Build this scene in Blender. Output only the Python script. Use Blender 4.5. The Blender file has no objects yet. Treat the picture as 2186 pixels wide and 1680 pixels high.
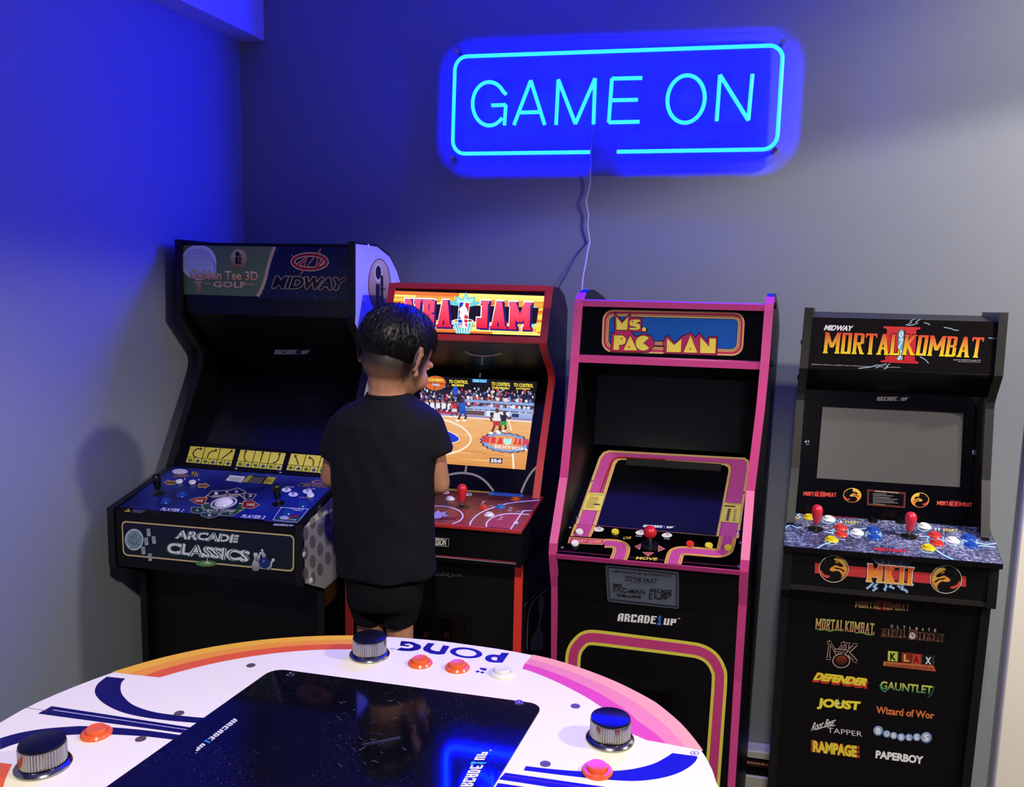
import bpy, bmesh, math, random
from mathutils import Vector, Matrix, noise
from mathutils.geometry import tessellate_polygon
random.seed(7)
S = bpy.context.scene
COL = S.collection
ZC = 1.66                      # camera height above the floor
F_PX, CX, CY = 1760.5, 1093.0, 840.0
# ---------------------------------------------------------------- camera
YAW, PITCH, ROLL = 0.212286, 0.131958, 0.020940
_f = Vector((-math.sin(YAW)*math.cos(PITCH), math.cos(YAW)*math.cos(PITCH), -math.sin(PITCH)))
_r = Vector((math.cos(YAW), math.sin(YAW), 0)); _u = _r.cross(_f)
_r2 = _r*math.cos(ROLL)+_u*math.sin(ROLL); _u2 = -_r*math.sin(ROLL)+_u*math.cos(ROLL)
cam = bpy.data.cameras.new('camera'); cam.sensor_fit = 'HORIZONTAL'; cam.sensor_width = 36
cam.lens = F_PX/2186*36; cam.clip_start = .02
co = bpy.data.objects.new('camera', cam); COL.objects.link(co)
m = Matrix((_r2, _u2, -_f)).transposed().to_4x4(); m.translation = (0, 0, ZC); co.matrix_world = m
S.camera = co
# ---------------------------------------------------------------- world, lights, exposure
S.view_settings.view_transform = 'Standard'; S.view_settings.look = 'None'
S.view_settings.gamma = 1; S.view_settings.use_curve_mapping = False
S.view_settings.exposure = 0.0
w = bpy.data.worlds.new('world'); S.world = w; w.use_nodes = True
w.node_tree.nodes['Background'].inputs[0].default_value = (.5, .55, .7, 1)
w.node_tree.nodes['Background'].inputs[1].default_value = 0.0
def spot(name, loc, target, power, color, size, blend, radius):
    l = bpy.data.lights.new(name, 'SPOT'); l.energy = power; l.color = color
    l.spot_size = math.radians(size); l.spot_blend = blend; l.shadow_soft_size = radius
    o = bpy.data.objects.new(name, l); COL.objects.link(o); o.location = loc
    o.rotation_euler = (Vector(target)-Vector(loc)).to_track_quat('-Z', 'Y').to_euler()
    return o
WARM = (1.0, .93, .84)
spot('wall_washer', (1.9, 1.6, 2.74), (1.45, 2.72, 1.85), 118, WARM, 100, .6, .05)
spot('ceiling_downlight', (2.1, 1.15, 2.74), (2.1, 1.15, 0), 180, WARM, 152, .08, .06)
spot('ceiling_downlight', (.02, -.1, 2.74), (.02, -.1, 0), 172, WARM, 132, .25, .06)
NEON_STRENGTH = 1.0
# ---------------------------------------------------------------- projection helpers: photo pixel -> point on a real plane
def ray(px, py):
    return _r2*((px-CX)/F_PX) - _u2*((py-CY)/F_PX) + _f
CAMP = Vector((0, 0, ZC))
def hit(px, py, p, n):
    d = ray(px, py); return CAMP + d*((p-CAMP).dot(n)/d.dot(n))
def onY(px, py, Y): d = ray(px, py); return CAMP + d*(Y/d.y)
def onZ(px, py, z): d = ray(px, py); return CAMP + d*((z-ZC)/d.z)
# ---------------------------------------------------------------- materials
def lin(h):
    if isinstance(h, str):
        h = h.lstrip('#'); c = [int(h[i:i+2], 16)/255 for i in (0, 2, 4)]
    else: c = list(h)
    return tuple((x/12.92 if x <= .04045 else ((x+.055)/1.055)**2.4) for x in c)
MATS = {}
def mat(name, h='808080', rough=.5, metal=0.0, spec=.5, nscale=0, namt=.12, bump=0.0, bscale=200, coat=0.0):
    if name in MATS: return MATS[name]
    m = bpy.data.materials.new(name); m.use_nodes = True; nt = m.node_tree; b = nt.nodes['Principled BSDF']
    c = lin(h); b.inputs['Base Color'].default_value = (*c, 1); b.inputs['Roughness'].default_value = rough
    b.inputs['Metallic'].default_value = metal; b.inputs['Specular IOR Level'].default_value = spec
    b.inputs['Coat Weight'].default_value = coat
    tc = nt.nodes.new('ShaderNodeTexCoord')
    if nscale:
        n = nt.nodes.new('ShaderNodeTexNoise'); n.inputs['Scale'].default_value = nscale; n.inputs['Detail'].default_value = 4
        nt.links.new(tc.outputs['Object'], n.inputs['Vector'])
        mx = nt.nodes.new('ShaderNodeMix'); mx.data_type = 'RGBA'
        nt.links.new(n.outputs['Fac'], mx.inputs['Factor'])
        mx.inputs[6].default_value = (*[x*(1-namt) for x in c], 1); mx.inputs[7].default_value = (*[min(1, x*(1+namt)) for x in c], 1)
        nt.links.new(mx.outputs[2], b.inputs['Base Color'])
    if bump:
        n2 = nt.nodes.new('ShaderNodeTexNoise'); n2.inputs['Scale'].default_value = bscale; n2.inputs['Detail'].default_value = 3
        nt.links.new(tc.outputs['Object'], n2.inputs['Vector'])
        bp = nt.nodes.new('ShaderNodeBump'); bp.inputs['Strength'].default_value = bump; bp.inputs['Distance'].default_value = .002
        nt.links.new(n2.outputs['Fac'], bp.inputs['Height']); nt.links.new(bp.outputs['Normal'], b.inputs['Normal'])
    MATS[name] = m; return m
def emit(name, rgb, strength):
    if name in MATS: return MATS[name]
    m = bpy.data.materials.new(name); m.use_nodes = True; b = m.node_tree.nodes['Principled BSDF']
    b.inputs['Base Color'].default_value = (0, 0, 0, 1); b.inputs['Emission Color'].default_value = (*rgb, 1)
    b.inputs['Emission Strength'].default_value = strength; b.inputs['Roughness'].default_value = .3
    MATS[name] = m; return m
def printmat(name, rough=.35, glow=0.0, spec=.5):
    if name in MATS: return MATS[name]
    m = bpy.data.materials.new(name); m.use_nodes = True; nt = m.node_tree; b = nt.nodes['Principled BSDF']
    a = nt.nodes.new('ShaderNodeVertexColor'); a.layer_name = 'Col'
    b.inputs['Roughness'].default_value = rough; b.inputs['Specular IOR Level'].default_value = spec
    if glow:
        nt.links.new(a.outputs[0], b.inputs['Emission Color']); b.inputs['Emission Strength'].default_value = glow
        b.inputs['Base Color'].default_value = (.01, .01, .01, 1)
    else:
        nt.links.new(a.outputs[0], b.inputs['Base Color'])
    MATS[name] = m; return m
def clearmat(name, tint=(1, 1, 1), gloss=.06, rough=.02):
    if name in MATS: return MATS[name]
    m = bpy.data.materials.new(name); m.use_nodes = True; nt = m.node_tree; nt.nodes.remove(nt.nodes['Principled BSDF'])
    t = nt.nodes.new('ShaderNodeBsdfTransparent'); t.inputs[0].default_value = (*tint, 1)
    g = nt.nodes.new('ShaderNodeBsdfGlossy'); g.inputs['Roughness'].default_value = rough
    fr = nt.nodes.new('ShaderNodeFresnel'); fr.inputs[0].default_value = 1+gloss*4
    mx = nt.nodes.new('ShaderNodeMixShader'); nt.links.new(fr.outputs[0], mx.inputs[0])
    nt.links.new(t.outputs[0], mx.inputs[1]); nt.links.new(g.outputs[0], mx.inputs[2])
    nt.links.new(mx.outputs[0], nt.nodes['Material Output'].inputs[0])
    MATS[name] = m; return m
# ---------------------------------------------------------------- objects
def tag(o, label=None, cat=None, group=None, kind=None):
    if label: o['label'] = label
    if cat: o['category'] = cat
    if group: o['group'] = group
    if kind: o['kind'] = kind
    return o
def empty(name, loc, label=None, cat=None, group=None):
    o = bpy.data.objects.new(name, None); COL.objects.link(o); o.location = loc; o.empty_display_size = .1
    return tag(o, label, cat, group)
def worldloc(o):
    v = Vector(o.location)
    while o.parent: o = o.parent; v = v+Vector(o.location)
    return v
def mesh_obj(name, verts, faces, mats, parent=None, mi=None, smooth=False, origin=None, cols=None, label=None):
    """verts in world coordinates; the object's origin goes to the middle of its base"""
    vs = [Vector(v) for v in verts]
    if origin is None:
        origin = Vector(((min(v.x for v in vs)+max(v.x for v in vs))/2, (min(v.y for v in vs)+max(v.y for v in vs))/2, min(v.z for v in vs)))
    me = bpy.data.meshes.new(name); me.from_pydata([tuple(v-origin) for v in vs], [], faces)
    for mm in (mats if isinstance(mats, (list, tuple)) else [mats]): me.materials.append(mm)
    if mi: me.polygons.foreach_set('material_index', mi)
    if smooth: me.polygons.foreach_set('use_smooth', [True]*len(me.polygons))
    if cols:
        a = me.color_attributes.new('Col', 'FLOAT_COLOR', 'POINT')
        flat = [x for c in cols for x in (*c, 1.0)]; a.data.foreach_set('color', flat)
    me.update()
    o = bpy.data.objects.new(name, me); COL.objects.link(o)
    if parent: o.parent = parent; o.location = origin-worldloc(parent)
    else: o.location = origin
    if label: o['label'] = label
    return o
def bm_obj(name, bm, mats, parent=None, smooth=False, label=None, sharp=None):
    bmesh.ops.recalc_face_normals(bm, faces=bm.faces)
    bm.verts.index_update()
    vs = [v.co.copy() for v in bm.verts]; fs = [[v.index for v in f.verts] for f in bm.faces]; mi = [f.material_index for f in bm.faces]
    bm.free()
    o = mesh_obj(name, vs, fs, mats, parent, mi, smooth, label=label)
    if smooth:
        o.data.set_sharp_from_angle(angle=math.radians(sharp or 40))
    return o
def box_bm(x0, x1, y0, y1, z0, z1, bev=0.0, bm=None, seg=1):
    b = bmesh.new()
    bmesh.ops.create_cube(b, size=1)
    for v in b.verts: v.co = Vector((x0+(v.co.x+.5)*(x1-x0), y0+(v.co.y+.5)*(y1-y0), z0+(v.co.z+.5)*(z1-z0)))
    if bev: bmesh.ops.bevel(b, geom=b.edges[:], offset=bev, segments=seg, affect='EDGES', profile=.5)
    if bm is None: return b
    merge(bm, b); return bm
def merge(bm, b):
    vm = {v: bm.verts.new(v.co) for v in b.verts}
    for f in b.faces:
        try: nf = bm.faces.new([vm[v] for v in f.verts]); nf.material_index = f.material_index
        except ValueError: pass
    b.free()
def prism_bm(poly, off, bev=0.0):
    """closed polygon of 3-D points pushed along the vector off"""
    b = bmesh.new(); off = Vector(off)
    v0 = [b.verts.new(p) for p in poly]; v1 = [b.verts.new(Vector(p)+off) for p in poly]
    b.faces.new(v0); b.faces.new(v1[::-1]); n = len(poly)
    for i in range(n): b.faces.new([v0[i], v1[i], v1[(i+1) % n], v0[(i+1) % n]])
    bmesh.ops.recalc_face_normals(b, faces=b.faces)
    if bev: bmesh.ops.bevel(b, geom=b.edges[:], offset=bev, segments=2, affect='EDGES', profile=.5)
    return b
def lathe_bm(prof, o, n, seg=24, bm=None, mi=0, flute=0.0):
    """prof: (r, h) along the axis n from point o"""
    n = Vector(n).normalized(); a = n.orthogonal().normalized(); c = n.cross(a); o = Vector(o)
    b = bm or bmesh.new(); rings = []
    for r, h in prof:
        if r < 1e-6: rings.append([b.verts.new(o+n*h)]); continue
        ring = []
        for i in range(seg):
            t = 2*math.pi*i/seg; rr = r*(1-(flute if i % 2 else 0)) if flute else r
            ring.append(b.verts.new(o+n*h+(a*math.cos(t)+c*math.sin(t))*rr))
        rings.append(ring)
    for p, q in zip(rings, rings[1:]):
        for i in range(seg):
            j = (i+1) % seg
            if len(p) == 1 and len(q) == 1: continue
            if len(p) == 1: f = b.faces.new([p[0], q[i], q[j]])
            elif len(q) == 1: f = b.faces.new([p[i], q[0], p[j]])
            else: f = b.faces.new([p[i], q[i], q[j], p[j]])
            f.material_index = mi
    return b
def tube_bm(pts, r, seg=8, bm=None, closed=False, caps=True):
    b = bm or bmesh.new(); P = [Vector(p) for p in pts]; n = len(P); rings = []
    for i in range(n):
        d = (P[(i+1) % n]-P[i-1]) if closed or 0 < i < n-1 else (P[1]-P[0] if i == 0 else P[-1]-P[-2])
        d.normalize(); up = Vector((0, 1, 0)) if abs(d.y) < .9 else Vector((0, 0, 1))
        a = d.cross(up).normalized(); c = d.cross(a); rr = r[i] if isinstance(r, (list, tuple)) else r
        rings.append([b.verts.new(P[i]+(a*math.cos(2*math.pi*k/seg)+c*math.sin(2*math.pi*k/seg))*rr) for k in range(seg)])
    for i in range(n if closed else n-1):
        p, q = rings[i], rings[(i+1) % n]
        for k in range(seg): b.faces.new([p[k], p[(k+1) % seg], q[(k+1) % seg], q[k]])
    if caps and not closed: b.faces.new(rings[0]); b.faces.new(rings[-1][::-1])
    return b
# ---------------------------------------------------------------- flat print on real planes
_fontcache = {}
def glyphs(s, off=0.0, shear=0.0):
    k = (s, off, shear)
    if k in _fontcache: return _fontcache[k]
    cu = bpy.data.curves.new('lettering', 'FONT'); cu.body = s; cu.offset = off; cu.shear = shear; cu.resolution_u = 3
    o = bpy.data.objects.new('lettering', cu); COL.objects.link(o)
    dg = bpy.context.evaluated_depsgraph_get(); dg.update()
    me = o.evaluated_get(dg).to_mesh()
    vs = [(v.co.x, v.co.y) for v in me.vertices]; fs = [list(p.vertices) for p in me.polygons]
    o.evaluated_get(dg).to_mesh_clear(); bpy.data.objects.remove(o); bpy.data.curves.remove(cu)
    _fontcache[k] = (vs, fs); return vs, fs
def mixc(a, b, t): return tuple(x+(y-x)*t for x, y in zip(a, b))
class Print:
    EPS = .0003
    def __init__(s, p, n):
        s.p = Vector(p); s.n = Vector(n).normalized()
        if s.n.dot(CAMP-s.p) < 0: s.n = -s.n
        s.v = []; s.f = []; s.c = []; s.xf = None; s.up = False
    def frame(s, bl=None, br=None, tl=None, W=1.0, H=1.0):
        """art coordinates (u right 0..W, v up 0..H) inside a photo-pixel parallelogram"""
        s.up = bl is not None
        if bl is None: s.xf = None; return s
        ex = ((br[0]-bl[0])/W, (br[1]-bl[1])/W); ey = ((tl[0]-bl[0])/H, (tl[1]-bl[1])/H)
        s.xf = lambda u, v: (bl[0]+ex[0]*u+ey[0]*v, bl[1]+ex[1]*u+ey[1]*v); return s
    def zoom(s, ox, oy, k):
        """draw in the coordinates of an enlarged crop of the photo"""
        s.up = False; s.xf = lambda u, v: (ox+u/k, oy+v/k); return s
    def pts3(s, P3, col, lay=1, col2=None, fs=None):
        """polygon straight from world points on the plane"""
        o = len(s.v); c1, c2 = lin(col), lin(col2 or col); zs = [p.z+p.y*.2 for p in P3]; a, b = min(zs), max(zs)
        ax = s.n.orthogonal().normalized(); ay = s.n.cross(ax)
        fs = [list(t) for t in tessellate_polygon([[Vector((p.dot(ax), p.dot(ay), 0)) for p in P3]])]
        for p, z in zip(P3, zs): s.v.append(p+s.n*(s.EPS*lay)); s.c.append(mixc(c2, c1, (z-a)/(b-a+1e-9)))
        s.f += [[i+o for i in f] for f in fs]
    def pt(s, u, v, lay):
        x, y = s.xf(u, v) if s.xf else (u, v)
        return hit(x, y, s.p+s.n*(s.EPS*lay), s.n)
    def tris(s, vs, fs, colf, lay):
        o = len(s.v)
        for q in vs: s.v.append(s.pt(q[0], q[1], lay)); s.c.append(colf(q[0], q[1]))
        s.f += [[i+o for i in f] for f in fs]
    def poly(s, pts, col, lay=1, col2=None, holes=()):
        """col at v/pixel top, col2 (if any) at the bottom of the polygon"""
        loops = [[Vector((p[0], p[1], 0)) for p in l] for l in [pts, *holes]]
        flat = [p for l in loops for p in l]; fs = [list(t) for t in tessellate_polygon(loops)]
        c1 = lin(col)
        if col2:
            c2 = lin(col2); ys = [p.y for p in flat]; a, b = min(ys), max(ys); up = s.up
            cf = lambda u, v: mixc(c1, c2, ((b-v) if up else (v-a))/(b-a+1e-9))
        else: cf = lambda u, v: c1
        s.tris([(p.x, p.y) for p in flat], fs, cf, lay)
    def ell(s, x, y, rx, ry, col, lay=1, n=28, rot=0, a0=0, a1=360, hole=0, col2=None):
        full = a1-a0 >= 360; k = n if full else n+1; ca, sa = math.cos(rot), math.sin(rot)
        def ringp(f): 
            out = []
            for i in range(k):
                t = math.radians(a0+(a1-a0)*i/n); ux, uy = rx*f*math.cos(t), ry*f*math.sin(t)
                out.append((x+ux*ca-uy*sa, y+ux*sa+uy*ca))
            return out
        if full and hole: s.poly(ringp(1), col, lay, col2, [ringp(hole)[::-1]])
        elif full: s.poly(ringp(1), col, lay, col2)
        elif hole: s.poly(ringp(1)+ringp(hole)[::-1], col, lay, col2)
        else: s.poly(ringp(1)+[(x, y)], col, lay, col2)
    def stroke(s, pts, w, col, lay=1, closed=False, yw=1.0):
        """line of width w (art units); yw squeezes the width vertically"""
        n = len(pts); L, R = [], []
        P = [Vector((p[0], p[1]/yw)) for p in pts]
        for i in range(n):
            a = P[i]-P[i-1] if (i > 0 or closed) else P[1]-P[0]
            b = P[(i+1) % n]-P[i] if (i < n-1 or closed) else P[-1]-P[-2]
            a = a.normalized() if a.length else a; b = b.normalized() if b.length else b
            t = a+b; t = t.normalized() if t.length > 1e-6 else a
            nn = Vector((-t.y, t.x)); k = 1/max(.65, nn.dot(Vector((-a.y, a.x)))); nn = nn*(w/2*k)
            L.append((P[i].x+nn.x, (P[i].y+nn.y)*yw)); R.append((P[i].x-nn.x, (P[i].y-nn.y)*yw))
        c = lin(col); vs = [q for pr in zip(L, R) for q in pr]
        fs = [[2*i, 2*i+1, 2*((i+1) % n)+1, 2*((i+1) % n)] for i in range(n if closed else n-1)]
        s.tris(vs, fs, lambda u, v: c, lay)
    def text(s, st, bl, br, tl, col, lay=2, bold=0.02, shear=0.0, col2=None, out=None, outw=.03, lay_out=None):
        """lettering whose ink box fills the parallelogram bl-br-tl (photo pixels or art units)"""
        off = min(bold, .02); fat = max(0, bold-off)
        vs, fs = glyphs(st, off, shear)
        if not vs: return
        x0 = min(v[0] for v in vs)-fat; x1 = max(v[0] for v in vs)+fat; y0 = min(v[1] for v in vs)-fat; y1 = max(v[1] for v in vs)+fat
        def go(c, d, ly, rad):
            n = 1 if rad <= 0 else 9
            for k in range(n):
                dx, dy = (0, 0) if k == 0 else (rad*math.cos(k*math.pi/4), rad*math.sin(k*math.pi/4)); o = len(s.v)
                for v in vs:
                    p = (v[0]+dx-x0)/(x1-x0); q = (v[1]+dy-y0)/(y1-y0)
                    s.v.append(s.pt(bl[0]+(br[0]-bl[0])*p+(tl[0]-bl[0])*q, bl[1]+(br[1]-bl[1])*p+(tl[1]-bl[1])*q, ly+.05*k)); s.c.append(mixc(c, d, min(1, max(0, 1-q))) if d else c)
                s.f += [[i+o for i in f] for f in fs]
        if out: go(lin(out), None, lay-.5 if lay_out is None else lay_out, fat+outw)
        go(lin(col), lin(col2) if col2 else None, lay, fat)
    def build(s, name, m, parent, label=None):
        me = mesh_obj(name, s.v, s.f, m, parent, cols=s.c, label=label)
        # make every face look along the print's normal
        bm = bmesh.new(); bm.from_mesh(me.data)
        for f in bm.faces:
            f.normal_update()
            if f.normal.dot(s.n) < 0: f.normal_flip()
        bm.to_mesh(me.data); bm.free(); return me
# block capitals of the maker's logo, drawn as cells
BLK = {'A': ['.####', '##.##', '##.##', '#####', '##.##', '##.##'], 'R': ['####.', '##.##', '##.##', '####.', '##.##', '##.##'],
       'C': ['#####', '##.##', '##...', '##...', '##.##', '#####'], 'D': ['####.', '##.##', '##.##', '##.##', '##.##', '####.'],
       'E': ['#####', '##...', '####.', '##...', '##...', '#####'], '1': ['.##..', '###..', '.##..', '.##..', '.##..', '####.'],
       'U': ['.....', '##.##', '##.##', '##.##', '##.##', '#####'], 'P': ['.....', '#####', '##.##', '#####', '##...', '##...']}
def arcade_logo(P, bl, br, tl, col='e8e8e8', one='3a6fb8', lay=3, tm=True, out=None):
    st = 'ARCADE1UP'; n = len(st)*6-1
    P2 = lambda u, v: (bl[0]+(br[0]-bl[0])*u+(tl[0]-bl[0])*v, bl[1]+(br[1]-bl[1])*u+(tl[1]-bl[1])*v)
    for k, ch in enumerate(st):
        c = one if ch == '1' else col
        for r, row in enumerate(BLK[ch]):
            i = 0
            while i < 5:
                if row[i] == '#':
                    j = i
                    while j < 5 and row[j] == '#': j += 1
                    y1 = 1-r/6+(.12 if ch == '1' and r == 0 else 0); y0 = 1-(r+1)/6-.004-(.12 if ch == '1' and r == 5 else 0)
                    q = [(6*k+i)/n, (6*k+j)/n]
                    pts = [P2(q[0], y0), P2(q[1], y0), P2(q[1], y1), P2(q[0], y1)]
                    if out:
                        g = .012
                        P.poly([P2(q[0]-g, y0-5*g), P2(q[1]+g, y0-5*g), P2(q[1]+g, y1+5*g), P2(q[0]-g, y1+5*g)], out, lay-.5)
                    P.poly(pts, c, lay); i = j
                else: i += 1
    if tm: P.text('TM', P2(1.015, .85), P2(1.06, .85), P2(1.015, 1.0), col, lay, .01)
# slab-serif capitals, as polygons in a cell of height 1 and width w
def slab(ch, t=.24, s=.09, w=.62):
    R = lambda a, b, c, d: [(a, b), (c, b), (c, d), (a, d)]
    sf = lambda x, y: R(x-t/2-s*.55, y, x+t/2+s*.55, y+s)
    l, r = t/2+s*.55, w-t/2-s*.55
    st = lambda x, y0=0, y1=1: R(x-t/2, y0, x+t/2, y1)
    dg = lambda x0, y0, x1, y1, k=t: [(x0-k/2, y0), (x0+k/2, y0), (x1+k/2, y1), (x1-k/2, y1)]
    h = s*1.5
    if ch == 'I': return [st(w/2)]+[R(w/2-t/2-s, y, w/2+t/2+s, y+s) for y in (0, 1-s)]
    if ch == 'O': return [st(l), st(r), R(l-t/2+.03, 0, r+t/2-.03, h), R(l-t/2+.03, 1-h, r+t/2-.03, 1)]
    if ch == 'R': return [st(l), sf(l, 0), R(l, 1-h, r, 1), R(l, .46, r, .46+h), R(r-t/2, .5, r+t/2, .97), dg(r+.02, 0, w/2, .5), R(r-.02, 0, r+t*.75, s)]
    if ch == 'B': return [st(l), R(0, 0, r, h), R(0, 1-h, r, 1), R(l, .46, r, .46+h), R(r-t/2, .03, r+t/2, .47), R(r-t/2, .53, r+t/2*.9, .97)]
    if ch == 'T': return [st(w/2), sf(w/2, 0), R(0, 1-h, w, 1), R(0, .8, .08, 1), R(w-.08, .8, w, 1)]
    if ch == 'L': return [st(l), sf(l, 1-s), R(0, 0, w, h), R(w-.09, 0, w, .26)]
    if ch == 'A': return [dg(l, 0, w/2, 1, t*.9), dg(r, 0, w/2, 1, t), sf(l, 0), sf(r, 0), R(l, .26, r, .26+h*.9)]
    if ch == 'K': return [st(l), sf(l, 0), sf(l, 1-s), dg(l, .42, r, 1, t*.95), dg(r+.02, 0, l+t*.4, .55, t), sf(r, 1-s), sf(r+.02, 0)]
    if ch == 'M': return [st(l), st(r), sf(l, 0), sf(r, 0), dg(w/2, .28, l, 1, t), dg(w/2, .28, r, 1, t), R(0, 1-s, l, 1), R(r, 1-s, w, 1)]
    if ch == 'N': return [st(l), st(r), sf(l, 0), sf(r, 1-s), dg(r, 0, l, 1, t), R(0, 1-s, l, 1)]
    if ch == 'J': return [st(r), sf(r, 1-s), R(l, 0, r+t/2-.03, h), R(l-t/2, .02, l+t/2, .36)]
    return []
WID = {'M': .95, 'I': .42, 'K': .72, 'A': .72, 'N': .8, 'T': .66, 'L': .56, ' ': .28, 'O': .64, 'R': .68, 'B': .64, 'J': .56}
def slabtext(P, st, bl, br, tl, col, lay, col2=None, t=.24, s=.09, gap=.05, grow=0.0, big={}, dx=0, dy=0):
    tot = sum(WID[c]*big.get(i, 1) for i, c in enumerate(st))+gap*(len(st)-1); x = 0
    mp = lambda u, v: (bl[0]+(br[0]-bl[0])*u+(tl[0]-bl[0])*v+dx, bl[1]+(br[1]-bl[1])*u+(tl[1]-bl[1])*v+dy)
    c1, c2 = lin(col), lin(col2 or col)
    for i, ch in enumerate(st):
        k = big.get(i, 1)
        for j, pl in enumerate(slab(ch, t, s, WID[ch])):
            if grow:
                cx = sum(p[0] for p in pl)/len(pl); cy = sum(p[1] for p in pl)/len(pl)
                pl = [(a+math.copysign(grow, a-cx), b+math.copysign(grow*1.2, b-cy)) for a, b in pl]
            q = [((x+a*k)/tot, b*k-(k-1)*.5) for a, b in pl]; o = len(P.v); ly = lay+.02*j
            for a, b in q: P.v.append(P.pt(*mp(a, b), ly)); P.c.append(mixc(c2, c1, min(1, max(0, b))))
            P.f.append(list(range(o, o+len(q))))
        x += WID[ch]*k+gap
# ================================================================ the room
YW = 2.72; XL = -1.578; CEIL = 2.78; XR = 3.6; YF = -2.6
PAINT = mat('grey_wall_paint', '83898b', .75, nscale=3, namt=.03, bump=.25, bscale=260)
WHITE = mat('white_trim_paint', 'f0e8d8', .45, nscale=5, namt=.02)
def structure(name, bm, m, parent=None): return tag(bm_obj(name, bm, m, parent), kind='structure')
structure('floor', box_bm(XL-.1, XR+.1, YF-.1, YW+.1, -.06, 0), mat('dark_wood_floor', '4a3a2e', .45, nscale=6, namt=.3))
structure('ceiling', box_bm(XL-.1, XR+.1, YF-.1, YW+.1, CEIL, CEIL+.06), mat('white_ceiling_paint', 'dcdcdc', .8, nscale=4, namt=.02))
structure('wall_left', box_bm(XL-.1, XL, YF, YW+.1, 0, CEIL), PAINT)
structure('wall_back', box_bm(XL, 1.02, YW, YW+.1, 0, CEIL), PAINT)
structure('wall_back_far', box_bm(1.95, XR, YW, YW+.1, 0, CEIL), PAINT)
structure('wall_right', box_bm(XR, XR+.1, YF, YW+.1, 0, CEIL), PAINT)
structure('wall_front', box_bm(XL, XR, YF-.1, YF, 0, CEIL), PAINT)
b = box_bm(1.004, 1.125, YW-.022, YW+.1, 0, CEIL, .004); structure('trim_1', b, WHITE)
d = structure('door_1', box_bm(1.125, 1.95, YW+.02, YW+.06, 0, CEIL), WHITE)
for x0 in (1.23, 1.58):
    for z0 in (.25, 1.25):
        tag(bm_obj('door_panel', box_bm(x0, x0+.27, YW+.008, YW+.02, z0, z0+.85, .008), WHITE, d))
# boxed duct running along the top of the left wall, its underside falling a little towards the room
sz = lambda y: 2.472-.043*(YW-y)
poly = [(XL, YF, sz(YF)), (XL, YW, sz(YW)), (XL, YW, CEIL), (XL, YF, CEIL)]
structure('trim_2', prism_bm(poly, (.094, 0, 0), .002), mat('soffit_paint', 'c4c2c4', .7, nscale=4, namt=.02))
# baseboard heater
HT = mat('heater_enamel', 'd8d2c4', .4, nscale=8, namt=.03); DK = mat('dark_gap', '08080a', .6)
h = empty('baseboard_heater', (0, YW-.03, 0), 'white metal baseboard heater on the grey back wall between the two right cabinets', 'heater')
zt, zs, zb = .150, .122, .066
bm_obj('top_cover', box_bm(-1.0, .70, YW-.06, YW-.001, zs, zt, .004), HT, h)
bm_obj('front_plate', box_bm(-1.0, .70, YW-.07, YW-.058, .012, zb, .003), HT, h)
bm_obj('back_plate', box_bm(-1.0, .70, YW-.012, YW-.001, .012, zs, 0), DK, h)
bm_obj('heating_pipe', tube_bm([(-1.0, YW-.036, .092), (.70, YW-.036, .092)], .011, 10), mat('copper_pipe', '6a4a35', .4, metal=.8), h, True)
fb = bmesh.new()
for k in range(0, 102): box_bm(-.98+k*.0163, -.98+k*.0163+.001, YW-.055, YW-.014, .072, .116, bm=fb)
tag(bm_obj('cooling_fins', fb, mat('fin_metal', '55534e', .4, metal=.9), h), kind='stuff')
for x in (-.995, .70): bm_obj('end_cap', box_bm(x-.012, x+.012, YW-.072, YW, 0, zt+.002, .003), HT, h)

# ================================================================ neon sign
sg = empty('neon_sign', (onY(1322, 215, YW)), 'glowing blue neon sign reading GAME ON in a rounded frame on the back wall', 'sign')
YS = YW-.045
zs_ = lambda x, y: (920+x/2.666, 40+y/2.666)
def rrect(corners, rad, n=7):
    out = []; C = [Vector(c) for c in corners]
    for i, c in enumerate(C):
        a, bq = C[i-1], C[(i+1) % len(C)]; r = rad[i] if isinstance(rad, (list, tuple)) else rad
        da, db = (a-c).normalized()*r, (bq-c).normalized()*r
        for k in range(n+1):
            t = k/n*math.pi/2
            out.append(c+da*(1-math.sin(t))+db*(1-math.cos(t)))
    return out
pc = [onY(*zs_(*q), YS) for q in ((68, 842), (88, 128), (2090, 70), (2050, 818))]
outl = rrect(pc, .05, 6)
pb = prism_bm(outl, (0, .006, 0))
bm_obj('acrylic_panel', pb, clearmat('clear_acrylic', (.97, .97, 1), rough=.03), sg)
NEON = emit('neon_glow', (.05, .95, 260.0), NEON_STRENGTH)
SILI = mat('neon_silicone_back', 'd8d8dc', .5)
YT = YS-.006
fr = [(905, 759), (200, 768)]
def arcq(p0, pc_, p1, n=7):
    a, c, bq = Vector(p0), Vector(pc_), Vector(p1)
    return [tuple(c+(a-c)*(1-math.sin(k/n*math.pi/2))+(bq-c)*(1-math.cos(k/n*math.pi/2))) for k in range(n+1)]
fr = [(905, 759)]+arcq((190, 768), (122, 769), (124, 690))+arcq((136, 290), (140, 216), (205, 214))+arcq((1925, 153), (2004, 151), (2001, 225))+arcq((1973, 660), (1968, 743), (1885, 744))+[(1058, 757)]
def lit(o):
    """the strip glows to the front and sides; its back is an opaque silicone channel"""
    for p in o.data.polygons: p.material_index = 1 if p.normal.y > .8 else 0
    return o
def neon(name, pts, r=.006):
    P3 = [onY(*zs_(*q), YT) for q in pts]; b = bmesh.new(); run = [P3[0]]
    for i in range(1, len(P3)):
        run.append(P3[i])
        if i == len(P3)-1 or (P3[i]-P3[i-1]).angle(P3[i+1]-P3[i]) > .7:
            tube_bm(run, r, 8, b); run = [P3[i]]
    return lit(bm_obj(name, b, [NEON, SILI], sg, True))
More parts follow.
